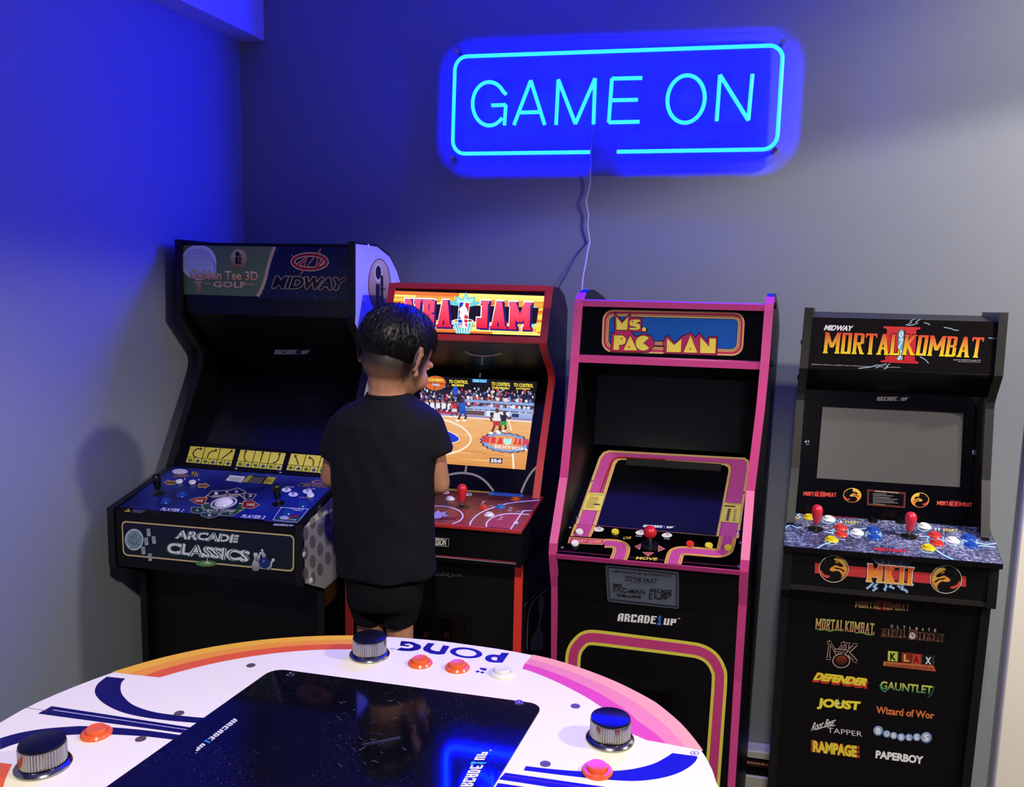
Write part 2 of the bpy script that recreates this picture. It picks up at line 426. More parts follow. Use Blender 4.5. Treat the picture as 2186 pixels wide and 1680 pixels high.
neon('frame_tube', fr)
g = [(428, 430)]
for k in range(0, 33):
    t = math.radians(-35-k*(285/32)); g.append((332+95*math.cos(t), 484+124*math.sin(t)))
neon('letter_tube', g); neon('letter_tube', [(345, 493), (426, 490), (418, 606)])
neon('letter_tube', [(472, 605), (568, 352), (647, 603)]); neon('letter_tube', [(508, 534), (622, 531)])
neon('letter_tube', [(712, 603), (725, 347), (822, 598), (934, 340), (925, 600)])
neon('letter_tube', [(1203, 337), (1030, 341), (1012, 590), (1187, 586)]); neon('letter_tube', [(1024, 464), (1178, 461)])
lit(bm_obj('letter_tube', tube_bm([onY(*zs_(1452+106*math.cos(t)-8*math.sin(t)*1.0, 457+135*math.sin(t)), YT) for t in [2*math.pi*k/40 for k in range(40)]], .006, 8, closed=True), [NEON, SILI], sg, True))
neon('letter_tube', [(1626, 582), (1645, 320), (1806, 578), (1830, 315)])
CHROME = mat('chrome', 'c8c8cc', .12, metal=1.0)
for q in ((2003, 128), (1957, 745), (122, 790), (150, 185)):
    p = onY(*zs_(*q), YS)
    bm_obj('wall_standoff', lathe_bm([(0, -.004), (.007, -.004), (.0075, 0), (.0075, .008), (.006, .01), (.006, .044), (0, .044)], p, (0, 1, 0), 12), CHROME, sg, True)
cp = [(1267, 262, .036), (1266, 280, .034), (1263, 300, .03), (1261, 325, .03), (1260.7, 353, .02), (1259.5, 390, .012), (1255, 412, .012), (1250.5, 429, .016), (1253, 443, .014), (1256, 458, .012), (1255, 470, .012), (1254, 481, .012), (1256, 498, .01), (1258.4, 513, .008), (1258.6, 517, .008), (1256, 528, .02), (1252.8, 542, .03), (1251, 555, .036), (1249, 567, .042), (1246, 582, .05), (1243.7, 594, .056), (1242.5, 612, .062), (1242, 630, .068), (1243, 680, .075), (1246, 900, .075), (1250, 1300, .075)]
cd = bm_obj('power_cord', tube_bm([onY(x, y, YW-d_) for x, y, d_ in cp], .0026, 6), mat('clear_cord', 'c9bfc4', .25, spec=.8), sg, True)

# ================================================================ arcade cabinets
BLACK = mat('black_laminate', '060608', .4, spec=.35, nscale=30, namt=.15)
GLOSS = mat('black_gloss_panel', '030305', .16, spec=.4, nscale=20, namt=.1)
SCR = mat('dark_screen_glass', '050508', .08)
class Cab:
    def __init__(s, name, label, w, cx, path, back, th=.018, group=None, k=0.0):
        s.k, s.y0 = k, path[0][0]
        if k: cx = [(z, c-k*(y-s.y0)) for z, c, y in cx]      # the cabinet stands a little askew
        s.w, s.cxt, s.path, s.back, s.th = w, sorted(cx), path, back, th
        s.root = empty(name, (s.cx(-ZC), (path[0][0]+back[0][0])/2, 0), label, 'arcade cabinet', group)
    def cx(s, z):
        t = s.cxt
        if z <= t[0][0]: return t[0][1]
        for (z0, c0), (z1, c1) in zip(t, t[1:]):
            if z <= z1: return c0+(c1-c0)*(z-z0)/(z1-z0)
        return t[-1][1]
    def P(s, x, y, z): return Vector((s.cx(z)+x+s.k*(y-s.y0), y, z+ZC))
    def side(s, sg, m, name='side_panel'):
        x = sg*s.w/2; x0, x1 = (x, x-sg*s.th); pl = s.path+s.back
        b = bmesh.new(); A = [b.verts.new(s.P(x0, *q)) for q in pl]; B = [b.verts.new(s.P(x1, *q)) for q in pl]
        for V in (A, B):
            for t in tessellate_polygon([[Vector((q[0], q[1], 0)) for q in pl]]): b.faces.new([V[i] for i in t])
        n = len(pl)
        for i in range(n): b.faces.new([A[i], A[(i+1) % n], B[(i+1) % n], B[i]])
        return bm_obj(name, b, m, s.root)
    def trim(s, sg, m, path=None, proud=.003, extra=.0015, name='edge_trim'):
        """moulding strip that follows the front edge of a side panel"""
        path = path or s.path; b = bmesh.new(); x0 = sg*(s.w/2+extra); x1 = sg*(s.w/2-s.th-extra); rows = []
        for i, q in enumerate(path):
            a = Vector(path[max(0, i-1)]); c = Vector(path[min(len(path)-1, i+1)]); d = (c-a).normalized()
            nn = Vector((d.y, -d.x)); nn = nn if nn.x < 0 or (abs(nn.x) < .05 and nn.y > 0) else -nn
            f = Vector(q)+nn*proud; k = Vector(q)-nn*.001
            rows.append([b.verts.new(s.P(x0, *k)), b.verts.new(s.P(x0*.999, *f)), b.verts.new(s.P(x1*1.001, *f)), b.verts.new(s.P(x1, *k))])
        for p, q in zip(rows, rows[1:]):
            for i in range(4): b.faces.new([p[i], p[(i+1) % 4], q[(i+1) % 4], q[i]])
        b.faces.new(rows[0]); b.faces.new(rows[-1][::-1])
        return bm_obj(name, b, m, s.root)
    def nrm(s, a, c):
        d = Vector((0, c[0]-a[0], c[1]-a[1])).normalized(); return Vector((0, -d.z, d.y))
    def slab(s, name, a, c, m, th=.012, inset=None, x0=None, x1=None, parent=None, proud=0.0, bev=0.0):
        """board between profile points a (lower) and c (upper), as wide as the cabinet's inside"""
        i = s.th if inset is None else inset; x0 = -s.w/2+i if x0 is None else x0; x1 = s.w/2-i if x1 is None else x1
        n = s.nrm(a, c)
        q = [s.P(x0, *a), s.P(x1, *a), s.P(x1, *c), s.P(x0, *c)]
        b = prism_bm([v+n*proud for v in q], -n*(th+proud), bev)
        return bm_obj(name, b, m, parent or s.root)
    def plane(s, a, c, off=.0004):
        n = s.nrm(a, c); p = Print(s.P(0, *a)+n*off, n); return p
    def px_slab(s, name, pts, a, c, m, th=.004, rad=0, parent=None, proud=.003):
        """a plate on the profile plane a-c whose outline is given by photo pixels"""
        n = s.nrm(a, c); p0 = s.P(0, *a)
        q = [hit(x, y, p0+n*proud, n) for x, y in pts]
        if rad: q = rrect(q, rad, 5)
        return bm_obj(name, prism_bm(q, -n*th), m, parent or s.root)
def screw(cab, px, py, a, c, m=None, r=.0045):
    n = cab.nrm(a, c); o = hit(px, py, cab.P(0, *a), n)
    b = lathe_bm([(r*1.25, 0), (r*1.15, .0012), (r*.8, .0022), (r*.45, .0022), (r*.4, .0012), (0, .0012)], o, n, 12)
    return bm_obj('screw', b, m or CHROME, cab.root, True)
PLASTIC = {}
def plastic(h): return mat('button_plastic_'+{'ffffff': 'white', 'f2f0ee': 'white'}.get(h, h), h, .22, spec=.6, nscale=0)
CLEAR = clearmat('clear_button_rim', (.9, .9, .95), rough=.08)
def button(root, o, n, h, r=.0135, rim=None, label=None):
    """push button: collar (the part) with its plunger as a sub-part"""
    c = bm_obj('button', lathe_bm([(r*1.22, 0), (r*1.24, r*.12), (r*1.12, r*.28), (r*.86, r*.30), (r*.84, r*.1), (0, r*.1)], o, n, 20), rim or plastic(h), root, True, label)
    bm_obj('plunger', lathe_bm([(r*.80, r*.1), (r*.80, r*.52), (r*.74, r*.62), (r*.5, r*.60), (0, r*.56)], o, n, 20), plastic(h), c, True)
    return c
def joystick(root, o, n, h, kind='bat', s=1.0, label=None):
    c = bm_obj('joystick', lathe_bm([(.026*s, 0), (.026*s, .0016), (.008*s, .003), (.0075*s, .006), (0, .006)], o, n, 24), mat('black_plastic', '0d0d0f', .35), root, True, label)
    bm_obj('shaft', lathe_bm([(.0045*s, .002), (.0045*s, .028*s), (0, .028*s)], o, n, 10), mat('steel', 'a8a8aa', .25, metal=1.0), c, True)
    if kind == 'bat':
        pr = [(0, .022), (.0085, .022), (.0105, .026), (.0125, .036), (.0160, .052), (.0185, .062), (.0193, .070), (.0180, .078), (.0145, .085), (.008, .0895), (0, .091)]
    else:
        pr = [(0, .030)]+[(.0195*math.sin(math.pi*k/12), .050-.0195*math.cos(math.pi*k/12)) for k in range(1, 12)]+[(0, .0695)]
    bm_obj('handle', lathe_bm([(a*s, b_*s) for a, b_ in pr], o, n, 24), mat('joystick_knob_'+h, h, .3, spec=.6), c, True)
    return c
RED = mat('red_edge_trim', 'de3a2c', .4); PINK = mat('pink_edge_trim', 'd8478e', .4)

# ---- the wide cabinet by the left wall
GTp = [(2.25, .112), (2.245, -.10), (2.24, -.118), (2.345, -.228), (2.352, -.252), (2.343, -.283), (2.165, -.575), (1.905, -.630), (1.905, -.79), (2.03, -.85), (2.025, -ZC)]
GT = Cab('arcade_cabinet', 'tall black arcade cabinet with golf marquee and blue trackball deck, against the left wall', .576, [(0, -1.244)], GTp, [(2.67, -ZC), (2.67, -.06), (2.655, -.02), (2.60, .04), (2.53, .085), (2.42, .112)])
GT.cxt = [(-2, -1.244), (1, -1.244)]
GT_M = ((2.256, -.108), (2.259, .104)); GT_U = ((2.47, -.305), (2.256, -.108)); GT_B = ((2.185, -.570), (2.47, -.305))
GT_D = ((1.908, -.632), (2.185, -.570)); GT_F = ((1.908, -.79), (1.908, -.632)); GT_L = ((2.05, -ZC), (2.05, -.80))
for s_ in (-1, 1): GT.side(s_, BLACK); GT.trim(s_, mat('black_edge_trim', '101014', .35))
GT.slab('marquee', *GT_M, GLOSS); GT.slab('speaker_panel', *GT_U, BLACK); GT.slab('screen_bezel', *GT_B, BLACK)
GT.slab('control_deck', *GT_D, BLACK, inset=.004); GT.slab('deck_front', *GT_F, BLACK, inset=.004); GT.slab('deck_underside', (2.05, -.845), (1.912, -.79), BLACK)
GT.slab('lower_panel', *GT_L, BLACK); GT.slab('top_panel', (2.26, .10), (2.45, .098), BLACK); GT.slab('back_panel', (2.66, -ZC), (2.66, -.02), BLACK)
# ---- the red one
NBp = [(2.275, -.005), (2.210, -.158), (2.216, -.172), (2.345, -.243), (2.366, -.262), (2.372, -.285), (2.235, -.489), (2.18, -.586)]
NB = Cab('arcade_cabinet', 'red-trimmed arcade cabinet with lit basketball marquee and game running on its screen', .476, [(-2, -.627), (-.6, -.625), (0, -.62)], NBp+[(1.955, -.60), (1.965, -.70), (1.965, -ZC)], [(2.58, -ZC), (2.58, -.075), (2.5, -.03), (2.40, -.008)])
NB_M = ((2.216, -.152), (2.276, -.014)); NB_U = ((2.40, -.262), (2.24, -.165)); NB_B = ((2.205, -.583), (2.40, -.262))
NB_D = ((1.900, -.592), (2.205, -.583)); NB_F = ((1.912, -.688), (1.912, -.592)); NB_L = ((1.975, -ZC), (1.975, -.69))
SIDEM = mat('maroon_side_art', '1a050b', .5, spec=.25, nscale=14, namt=.4)
for s_ in (-1, 1):
    NB.side(s_, SIDEM); NB.trim(s_, RED, NBp); NB.trim(s_, RED, [(1.965, -.70), (1.965, -ZC)])
NB.slab('marquee', *NB_M, BLACK); NB.slab('speaker_panel', *NB_U, BLACK); NB.slab('screen_bezel', *NB_B, GLOSS)
NB.slab('lower_panel', *NB_L, mat('deep_black_laminate', '08080b', .4)); NB.slab('top_panel', (2.285, -.014), (2.5, -.035), RED, th=.01); NB.slab('back_panel', (2.57, -ZC), (2.57, -.08), BLACK)
W2 = .245
NB.slab('deck_box', (1.912, -.690), (1.912, -.600), BLACK, th=.27, x0=-W2, x1=W2)
NB.slab('control_deck', *NB_D, mat('deck_red_edge', 'b8322c', .4), th=.010, x0=-W2, x1=W2, bev=.002)
NB.slab('marquee_rail', (2.2105, -.158), (2.2165, -.143), RED, th=.012, proud=.002); NB.slab('marquee_rail', (2.268, -.018), (2.275, -.003), RED, th=.012, proud=.002)
# ---- the pink one
MPp = [(2.115, -.020), (2.092, -.036), (2.086, -.05), (2.071, -.177), (2.064, -.283), (2.053, -.49), (1.985, -.618), (1.973, -.640), (1.972, -.668), (2.006, -.763), (2.034, -.975), (2.040, -ZC)]
MP = Cab('arcade_cabinet', 'pink-trimmed black arcade cabinet with a sloping monitor and one red ball joystick', .48, [(-1.66, -.0764, 2.04), (-.975, -.0764, 2.034), (-.763, -.0774, 2.006), (-.665, -.0806, 1.972), (-.641, -.080, 1.972), (-.491, -.071, 2.053), (-.283, -.058, 2.064), (-.176, -.054, 2.071), (-.037, -.051, 2.087)], MPp, [(2.57, -ZC), (2.57, -.12), (2.46, -.07), (2.3, -.028), (2.2, -.010), (2.15, -.011)], k=.14)
MP_M = ((2.094, -.182), (2.106, -.045)); MP_B = ((2.075, -.617), (2.25, -.448)); MP_D = ((1.966, -.664), (2.075, -.617)); MP_F = ((2.0, -.79), (1.982, -.672)); MP_L = ((2.046, -ZC), (2.002, -.79))
for s_ in (-1, 1): MP.side(s_, BLACK); MP.trim(s_, PINK)
MP.slab('marquee', *MP_M, GLOSS)
for a, c in (((2.073, -.193), (2.071, -.177)), ((2.088, -.052), (2.086, -.037))): MP.slab('marquee_rail', a, c, PINK, th=.02, proud=.001)
MP.slab('speaker_panel', (2.28, -.245), (2.10, -.19), BLACK); MP.slab('monitor_hood', (2.27, -.44), (2.28, -.24), GLOSS)
MP.slab('monitor_bezel', *MP_B, GLOSS); MP.slab('control_deck', *MP_D, GLOSS, th=.008)
MP.slab('deck_front', *MP_F, BLACK); MP.slab('lower_panel', *MP_L, BLACK); MP.slab('top_panel', (2.10, -.036), (2.45, -.07), BLACK); MP.slab('back_panel', (2.56, -ZC), (2.56, -.12), BLACK)
MP.slab('deck_rail', (1.972, -.677), (1.966, -.6645), PINK, th=.012, proud=.002)
# ---- the black one by the door
MKp = [(2.262, -.045), (2.235, -.2), (2.272, -.250), (2.284, -.272), (2.284, -.290), (2.24, -.465), (2.17, -.595)]
MK = Cab('arcade_cabinet', 'black arcade cabinet with red and yellow marquee lettering and two red joysticks, nearest the door', .476, [(-1.66, .490, 2.112), (-1.24, .4894, 2.109), (-.75, .4874, 2.083), (-.725, .4843, 2.035), (-.626, .4828, 2.03), (-.57, .4984, 2.17), (-.465, .513, 2.236), (-.28, .5205, 2.284), (-.2, .516, 2.23), (-.05, .523, 2.257)], MKp+[(2.045, -.628), (2.04, -.727), (2.085, -.738), (2.112, -ZC)], [(2.56, -ZC), (2.56, -.09), (2.52, -.05)], k=.16)
MK_M = ((2.240, -.200), (2.264, -.070)); MK_U = ((2.335, -.266), (2.242, -.203)); MK_B = ((2.245, -.590), (2.335, -.266)); MK_D = ((2.022, -.6145), (2.245, -.590))
MK_F = ((2.046, -.716), (2.046, -.622)); MK_L = ((2.122, -ZC), (2.095, -.735))
SATIN = mat('satin_black_edge', '24221f', .42, spec=.35)
for s_ in (-1, 1): MK.side(s_, BLACK); MK.trim(s_, SATIN, MKp); MK.trim(s_, mat('black_edge_trim', '101014', .35), [(2.045, -.628), (2.04, -.727), (2.085, -.738), (2.112, -ZC)], proud=.001)
MK.slab('marquee', *MK_M, BLACK); MK.slab('speaker_panel', *MK_U, BLACK); MK.slab('screen_bezel', *MK_B, GLOSS)
MK.slab('deck_front', *MK_F, BLACK); MK.slab('lower_panel', *MK_L, BLACK); MK.slab('top_panel', (2.268, -.072), (2.5, -.06), BLACK); MK.slab('back_panel', (2.55, -ZC), (2.55, -.10), BLACK)
MK.slab('deck_lip', (2.043, -.726), (2.043, -.714), SATIN, th=.012); MK.slab('deck_underside', (2.09, -.731), (2.046, -.724), BLACK, th=.004)
# ================================================================ printed art, screens and controls
PM = printmat('cabinet_print', .38); PG = printmat('gloss_print', .16); PMAT = printmat('satin_print', .5)
def smooth(pts, n=6, closed=False):
    out = []; N = len(pts)
    rng = range(N) if closed else range(N-1)
    for i in rng:
        p = [Vector((*pts[(i+k) % N if closed else min(max(i+k, 0), N-1)], 0)) for k in (-1, 0, 1, 2)]
        for j in range(n):
            t = j/n
            q = .5*((2*p[1])+(p[2]-p[0])*t+(2*p[0]-5*p[1]+4*p[2]-p[3])*t*t+(3*p[1]-p[0]-3*p[2]+p[3])*t**3); out.append((q.x, q.y))
    if not closed: out.append(tuple(pts[-1]))
    return out
def zA(P): return P.zoom(200, 480, 3.1229)
def zB(P): return P.zoom(200, 900, 3.1229)
def zC(P): return P.zoom(660, 560, 3.36)
def zD(P): return P.zoom(660, 980, 3.769)
def zE(P): return P.zoom(1160, 600, 4)
def zF(P): return P.zoom(1160, 1000, 4)
def zG(P): return P.zoom(1160, 1380, 3.769)
def zH(P): return P.zoom(1660, 640, 4)
def zI(P): return P.zoom(1640, 1040, 4.0037)
def zJ(P): return P.zoom(1560, 1260, 3.492)
zpx = {'A': (200, 480, 3.1229), 'B': (200, 900, 3.1229), 'C': (660, 560, 3.36), 'D': (660, 980, 3.769), 'E': (1160, 600, 4), 'F': (1160, 1000, 4), 'G': (1160, 1380, 3.769), 'H': (1660, 640, 4), 'I': (1640, 1040, 4.0037), 'J': (1560, 1260, 3.492)}
def px(z, x, y): o = zpx[z]; return (o[0]+x/o[2], o[1]+y/o[2])
def on(cab, pl, z, x, y):
    n = cab.nrm(*pl); return hit(*px(z, x, y), cab.P(0, *pl[0]), n), n
def bumps(P, x, y, rx, ry, col, lay, rows=7, k=.17, ph=0):
    for r in range(-rows, rows+1):
        for c in range(-rows, rows+1):
            u = (c+(r % 2)*.5)/(rows+.6); v = r/(rows+.6)
            if u*u+v*v < .78: P.ell(x+u*rx, y+v*ry, rx*k/2.6*(1-.4*u*u), ry*k/2.6*(1-.4*v*v), col, lay, 8)
# ---------------------------------------------------------------- golf cabinet
P = zA(GT.plane(*GT_M))
P.poly([(583, 135), (1215, 146), (1190, 200), (1165, 290), (1150, 360), (1122, 435), (1100, 478), (595, 463)], '74844e', 1, '5e8048')
P.poly([(1215, 146), (1735, 152), (1735, 505), (1090, 490), (1100, 478), (1122, 435), (1150, 360), (1165, 290), (1190, 200)], '0a1240', 1, '0b1130')
rg = random.Random(3)
for k in range(420): P.ell(600+rg.random()*560-(0 if k % 2 else 0), 140+rg.random()*320, 3, 2.4, rg.choice(['84945a', '5c6c3e', '90a068']), 1.5, 6) if True else 0
for k in range(60):
    x, y = 1220+rg.random()*500, 150+rg.random()*340; P.ell(x, y, rg.uniform(1.5, 6), rg.uniform(1.5, 6), rg.choice(['14306c', '1f4a8c', '2a66a8', '5a90c8']), 1.6, 8)
P.stroke(smooth([(1208, 147), (1186, 200), (1160, 290), (1144, 360), (1116, 435), (1092, 476)]), 22, 'd8c08c', 2.2)
cl = [(700+118*math.cos(t), max(138, 250+118*math.sin(t))) for t in [2*math.pi*k/40 for k in range(40)]]
P.poly(cl, 'f2f8fa', 2); P.ell(762, 268, 50, 92, 'a4cce2', 2.1, rot=-.35); P.ell(740, 258, 52, 96, 'e4eef2', 2.2, rot=-.3)
for r in range(-6, 7):
    for c in range(-6, 7):
        u, v = (c+(r % 2)*.5)/6.6, r/6.6
        if u*u+v*v < .8 and 250+118*v > 150: P.ell(700+u*108, 250+v*108, 8, 7, 'aabcc8', 2.4, 10); P.ell(699+u*108, 252+v*108, 6, 5, 'dce6ec', 2.5, 8)
P.poly([(662, 375), (728, 375), (716, 392), (712, 455), (690, 455), (682, 392)], 'd8a860', 2.6, '9a6a30')
P.text('Golden Tee 3D', (640, 362), (1095, 372), (640, 300), 'f8d898', 4, .032, out='4a2a12', outw=.022, col2='e0a860')
P.text('GOLF', (795, 416), (1012, 420), (797, 376), 'f0cc88', 4, .03, out='3a2410', outw=.02)
for a, b in (((738, 392), (782, 393)), ((1015, 396), (1065, 398))): P.stroke([a, b], 8, 'd8b070', 4)
P.ell(966, 224, 54, 61, 'e6cf84', 3, col2='a8702c'); P.ell(958, 194, 14, 17, '14100c', 3.3); P.poly([(944, 212), (962, 214), (964, 262), (944, 260)], '14100c', 3.3)
P.poly([(972, 196), (980, 194), (982, 264), (968, 263)], '14100c', 3.3); P.stroke([(964, 222), (990, 224)], 6, '14100c', 3.3)
for c_, w_, l_ in (('e8c890', 30, 2.6), ('a01a2c', 18, 2.9)):
    P.stroke([(1440+112*math.cos(t), 246+48*math.sin(t)) for t in [2*math.pi*k/40 for k in range(40)]], w_, c_, l_, closed=True)
    P.stroke([(1362, 268), (1422, 218), (1388, 318), (1506, 172), (1478, 296), (1530, 232)], w_*.9, c_, l_+.1)
P.text('MIDWAY', (1186, 422), (1672, 436), (1198, 340), '0a0a16', 4, .055, shear=.18, out='f0d090', outw=.035)
P.build('marquee_print', PG, GT.root)
P = zA(GT.plane(*GT_U)); arcade_logo(P, (1205, 864), (1432, 862), (1207, 833), 'f0f0f4', '3a68b0'); P.build('maker_logo', PM, GT.root)
GT.px_slab('screen', [px('A', *q) for q in ((905, 992), (1652, 1048), (1520, 1530), (752, 1452))], *GT_B, mat('unlit_screen', '0e0f16', .22, spec=.6), proud=.002)
P = zB(GT.plane(*GT_B, off=.001))
ACT = [[(0, 'c', 1), (1, 'c2', 0), (2, '/', 0)], [(0, 'l', 0), (1, '|', 0), (2, 'j', 0)], [(0, '\\', 0), (1, 'r', 0), (2, 'r', 0)]]
ARW = {'c': [(.72, .12), (.5, .14), (.34, .3), (.34, .5), (.5, .62), (.62, .6)], 'c2': [(.3, .62), (.33, .4), (.45, .25), (.72, .16)], '/': [(.25, .62), (.75, .15)], 'l': [(.38, .12), (.38, .4), (.48, .56), (.62, .62)],
       '|': [(.5, .62), (.5, .12)], 'j': [(.6, .12), (.6, .38), (.5, .55), (.3, .62)], '\\': [(.7, .62), (.35, .16)], 'r': [(.65, .62), (.6, .4), (.5, .25), (.3, .18)]}
HEAD = {'c': 0, 'c2': -1, '/': -1, 'l': 0, '|': -1, 'j': 0, '\\': -1, 'r': -1}
for gi, (tl, tr, bl, br) in enumerate((((643, 163), (948, 184), (612, 270), (916, 297)), ((977, 187), (1284, 211), (945, 297), (1252, 324)), ((1315, 212), (1622, 236), (1282, 322), (1590, 350)))):
    M_ = lambda u, v: ((tl[0]*(1-u)+tr[0]*u)*(1-v)+(bl[0]*(1-u)+br[0]*u)*v, (tl[1]*(1-u)+tr[1]*u)*(1-v)+(bl[1]*(1-u)+br[1]*u)*v)
    for ci in range(3):
        c0, c1 = ci/3+.008, (ci+1)/3-.008; cc = lambda u, v: M_(c0+(c1-c0)*u, v)
        P.poly([cc(0, 0), cc(1, 0), cc(1, .66), cc(0, .66)], 'e8d850', 2)
        for a in (0, .52): P.poly([cc(a, .69), cc(a+.48, .69), cc(a+.48, 1), cc(a, 1)], 'e0d04a', 2)
        k = ACT[gi][ci][1]; pp = ARW[k]; P.stroke([cc(*q) for q in (smooth(pp, 4) if len(pp) > 2 else pp)], 7, '18180c', 3)
        e = pp[HEAD[k]]; f_ = pp[1 if HEAD[k] == 0 else -2]; d = Vector((e[0]-f_[0], e[1]-f_[1])).normalized(); nn = Vector((-d.y, d.x)); e = Vector(e)
        P.poly([cc(*(e+d*.13)), cc(*(e+nn*.12)), cc(*(e-nn*.12))], '18180c', 3)
        P.poly([cc(.1, .78), cc(.3, .76), cc(.42, .86), cc(.3, .96), cc(.14, .92)], '4a7a38', 3); P.poly([cc(.62, .86), cc(.78, .75), cc(.93, .86), cc(.84, .95), cc(.7, .95)], '28508a', 3)
P.build('instruction_strip', PM, GT.root)
# deck: blue print over the black board
DB = bpy.data.materials.new('deck_blue_print'); DB.use_nodes = True; nt = DB.node_tree; bs = nt.nodes['Principled BSDF']; bs.inputs['Roughness'].default_value = .3
tcn = nt.nodes.new('ShaderNodeTexCoord'); nz = nt.nodes.new('ShaderNodeTexNoise'); nz.inputs['Scale'].default_value = 5; nz.inputs['Detail'].default_value = 6
rp = nt.nodes.new('ShaderNodeValToRGB'); rp.color_ramp.elements[0].position = .36; rp.color_ramp.elements[0].color = (*lin('0a0f50'), 1); rp.color_ramp.elements[1].position = .68; rp.color_ramp.elements[1].color = (*lin('2438a0'), 1)
nt.links.new(tcn.outputs['Object'], nz.inputs['Vector']); nt.links.new(nz.outputs['Fac'], rp.inputs[0]); nt.links.new(rp.outputs[0], bs.inputs['Base Color'])
GT.slab('deck_overlay', (1.922, -.6289), (2.178, -.5716), DB, th=.001, inset=.012, proud=.0008)
P = zB(GT.plane(*GT_D, off=.0012))
P.ell(575, 333, 52, 18, 'dcd8e4', 1); P.text('Golden Tee', (528, 372), (698, 366), (535, 348), 'c09050', 2, .01, out='2a1a10', outw=.02); P.ell(672, 342, 18, 9, 'b8a040', 1, hole=.5)
P.ell(868, 545, 152, 80, 'd8c890', 1); P.ell(868, 545, 146, 75, '0c1448', 1.3); P.ell(868, 545, 146, 75, '1e5a3c', 1.5, a0=0, a1=180, n=20); P.stroke([(722, 545), (1014, 545)], 6, 'd8c890', 1.6); P.ell(868, 545, 100, 54, '14204c', 1.7)
for pl, c_, tx, q in (([(762, 490), (790, 463), (885, 460), (878, 485), (785, 502)], '0e1650', '1', (815, 478)), ([(893, 462), (960, 443), (1012, 468), (985, 482), (900, 482)], '0e1650', '2', (950, 466)), ([(1000, 478), (1082, 485), (1058, 518), (1012, 512)], '0e1650', '3', (1042, 495)),
                      ([(640, 523), (700, 505), (755, 508), (735, 550), (690, 550)], '8a2028', 'CHANGE', (700, 527)), ([(1000, 530), (1060, 530), (1102, 555), (1050, 580), (990, 570)], '8a2028', 'CHANGE', (1045, 553)),
                      ([(655, 570), (722, 572), (735, 602), (690, 612), (648, 600)], '1e4a3c', 'A', (690, 590)), ([(722, 607), (835, 612), (825, 630), (770, 644), (718, 627)], '1e4a4c', 'B', (772, 624)), ([(848, 607), (978, 590), (960, 606), (925, 627), (848, 624)], '1e4a3c', 'C', (915, 608))):
    P.stroke(pl, 8, 'd8c890', 2, closed=True, yw=.6); P.poly(pl, c_, 2.2); w_ = 22 if len(tx) == 1 else 52
    P.text(tx, (q[0]-w_/2, q[1]+8), (q[0]+w_/2, q[1]+9), (q[0]-w_/2+3, q[1]-9), 'e8e0c0', 3, .02)
P.text('FORWARD SWING', (790, 508), (960, 502), (794, 490), 'd8d0b0', 3, .01); P.text('BACK SWING', (752, 600), (940, 600), (760, 584), 'e8e0c0', 3, .01)
P.text('PLAYER 1', (442, 592), (592, 604), (456, 572), 'f0f0f8', 3, .03, shear=.2); P.text('PLAYER 2', (978, 640), (1136, 650), (992, 618), 'f0f0f8', 3, .03, shear=.2)
P.poly([(878, 392), (910, 356), (1012, 366), (985, 407)], 'dcdcd8', 2); P.poly([(1035, 358), (1218, 372), (1186, 418), (1000, 404)], '14141c', 2); P.poly([(1160, 367), (1218, 372), (1186, 418), (1128, 412)], 'b8a838', 2.4); P.poly([(1035, 358), (1062, 360), (1022, 405), (990, 402)], 'a89c30', 2.4)
for k in range(4): P.stroke([(900+k*2, 372+k*8), (985+k, 377+k*8)], 3, '8a8a90', 3); P.stroke([(1050-k*8, 372+k*10), (1140-k*8, 379+k*10)], 3, '9a9a98', 3); P.stroke([(1140+k*14, 376+k*3), (1150+k*11, 408-k*3)], 4, '14141c', 3)
P.text('MIDWAY', (1362, 428), (1572, 442), (1378, 408), '14141c', 3, .03, shear=.25, out='e0b8a0', outw=.035); P.ell(1498, 402, 46, 11, 'd87868', 3, hole=.7)
P.stroke([(1250, 572), (1432, 582), (1360, 672), (1195, 655)], 5, 'e8e8ee', 2, closed=True, yw=.7); P.text('START', (1292, 592), (1398, 598), (1300, 576), 'f0f0f4', 3, .02, shear=.2); P.poly([(1235, 628), (1385, 640), (1358, 668), (1202, 652)], '1c5a4c', 2.2); P.stroke([(1300, 640), (1370, 622)], 10, 'b02838', 2.6); P.ell(1270, 640, 30, 13, 'c8c8d0', 2.8)
P.text('MULTI GAME', (1268, 652), (1348, 660), (1272, 644), 'f0f0f0', 3, .01)
P.poly([(203, 600), (233, 580), (246, 602)], 'd8b830', 2); P.text('!', (224, 599), (229, 599), (225, 586), '201808', 3, .01)
for k in range(3): P.stroke([(262, 588+k*7), (345-k*10, 594+k*7)], 3, '8080a0', 2)
arcade_logo(P, (1196, 692), (1328, 698), (1204, 680), 'e0e0e8', 'e0e0e8', tm=False); P.stroke([(1140, 660), (1330, 676)], 2, '8088c0', 2)
for q, c_ in (((505, 405), 0), ((735, 425), 1)):
    x, y = q; s_ = 1 if c_ else -1
    pl = [(x+s_*35, y), (x+s_*8, y-16), (x+s_*8, y-9), (x-s_*36, y-9), (x-s_*36, y+13), (x+s_*8, y+13), (x+s_*8, y+20)]
    P.poly(pl, '7a4a38', 2); P.stroke(pl, 5, 'c8a860', 2.2, closed=True)
for x, y in ((608, 383), (700, 388)): P.stroke([(x, y-7), (x, y+5)], 6, 'e8e8f0', 3)
for x, y in ((1285, 455), (1330, 485), (1425, 465)): P.ell(x, y, 32, 15, 'e4e4ec', 2); P.ell(x, y-6, 9, 10, '8a8aa8', 3)
for x, y, t_ in ((1278, 438, 'SPEAKER'), (1420, 450, 'VOLUME'), (1370, 508, 'LIVE')): P.text(t_, (x, y), (x+58, y+2), (x+2, y-8), 'c0c0dc', 3, .01)
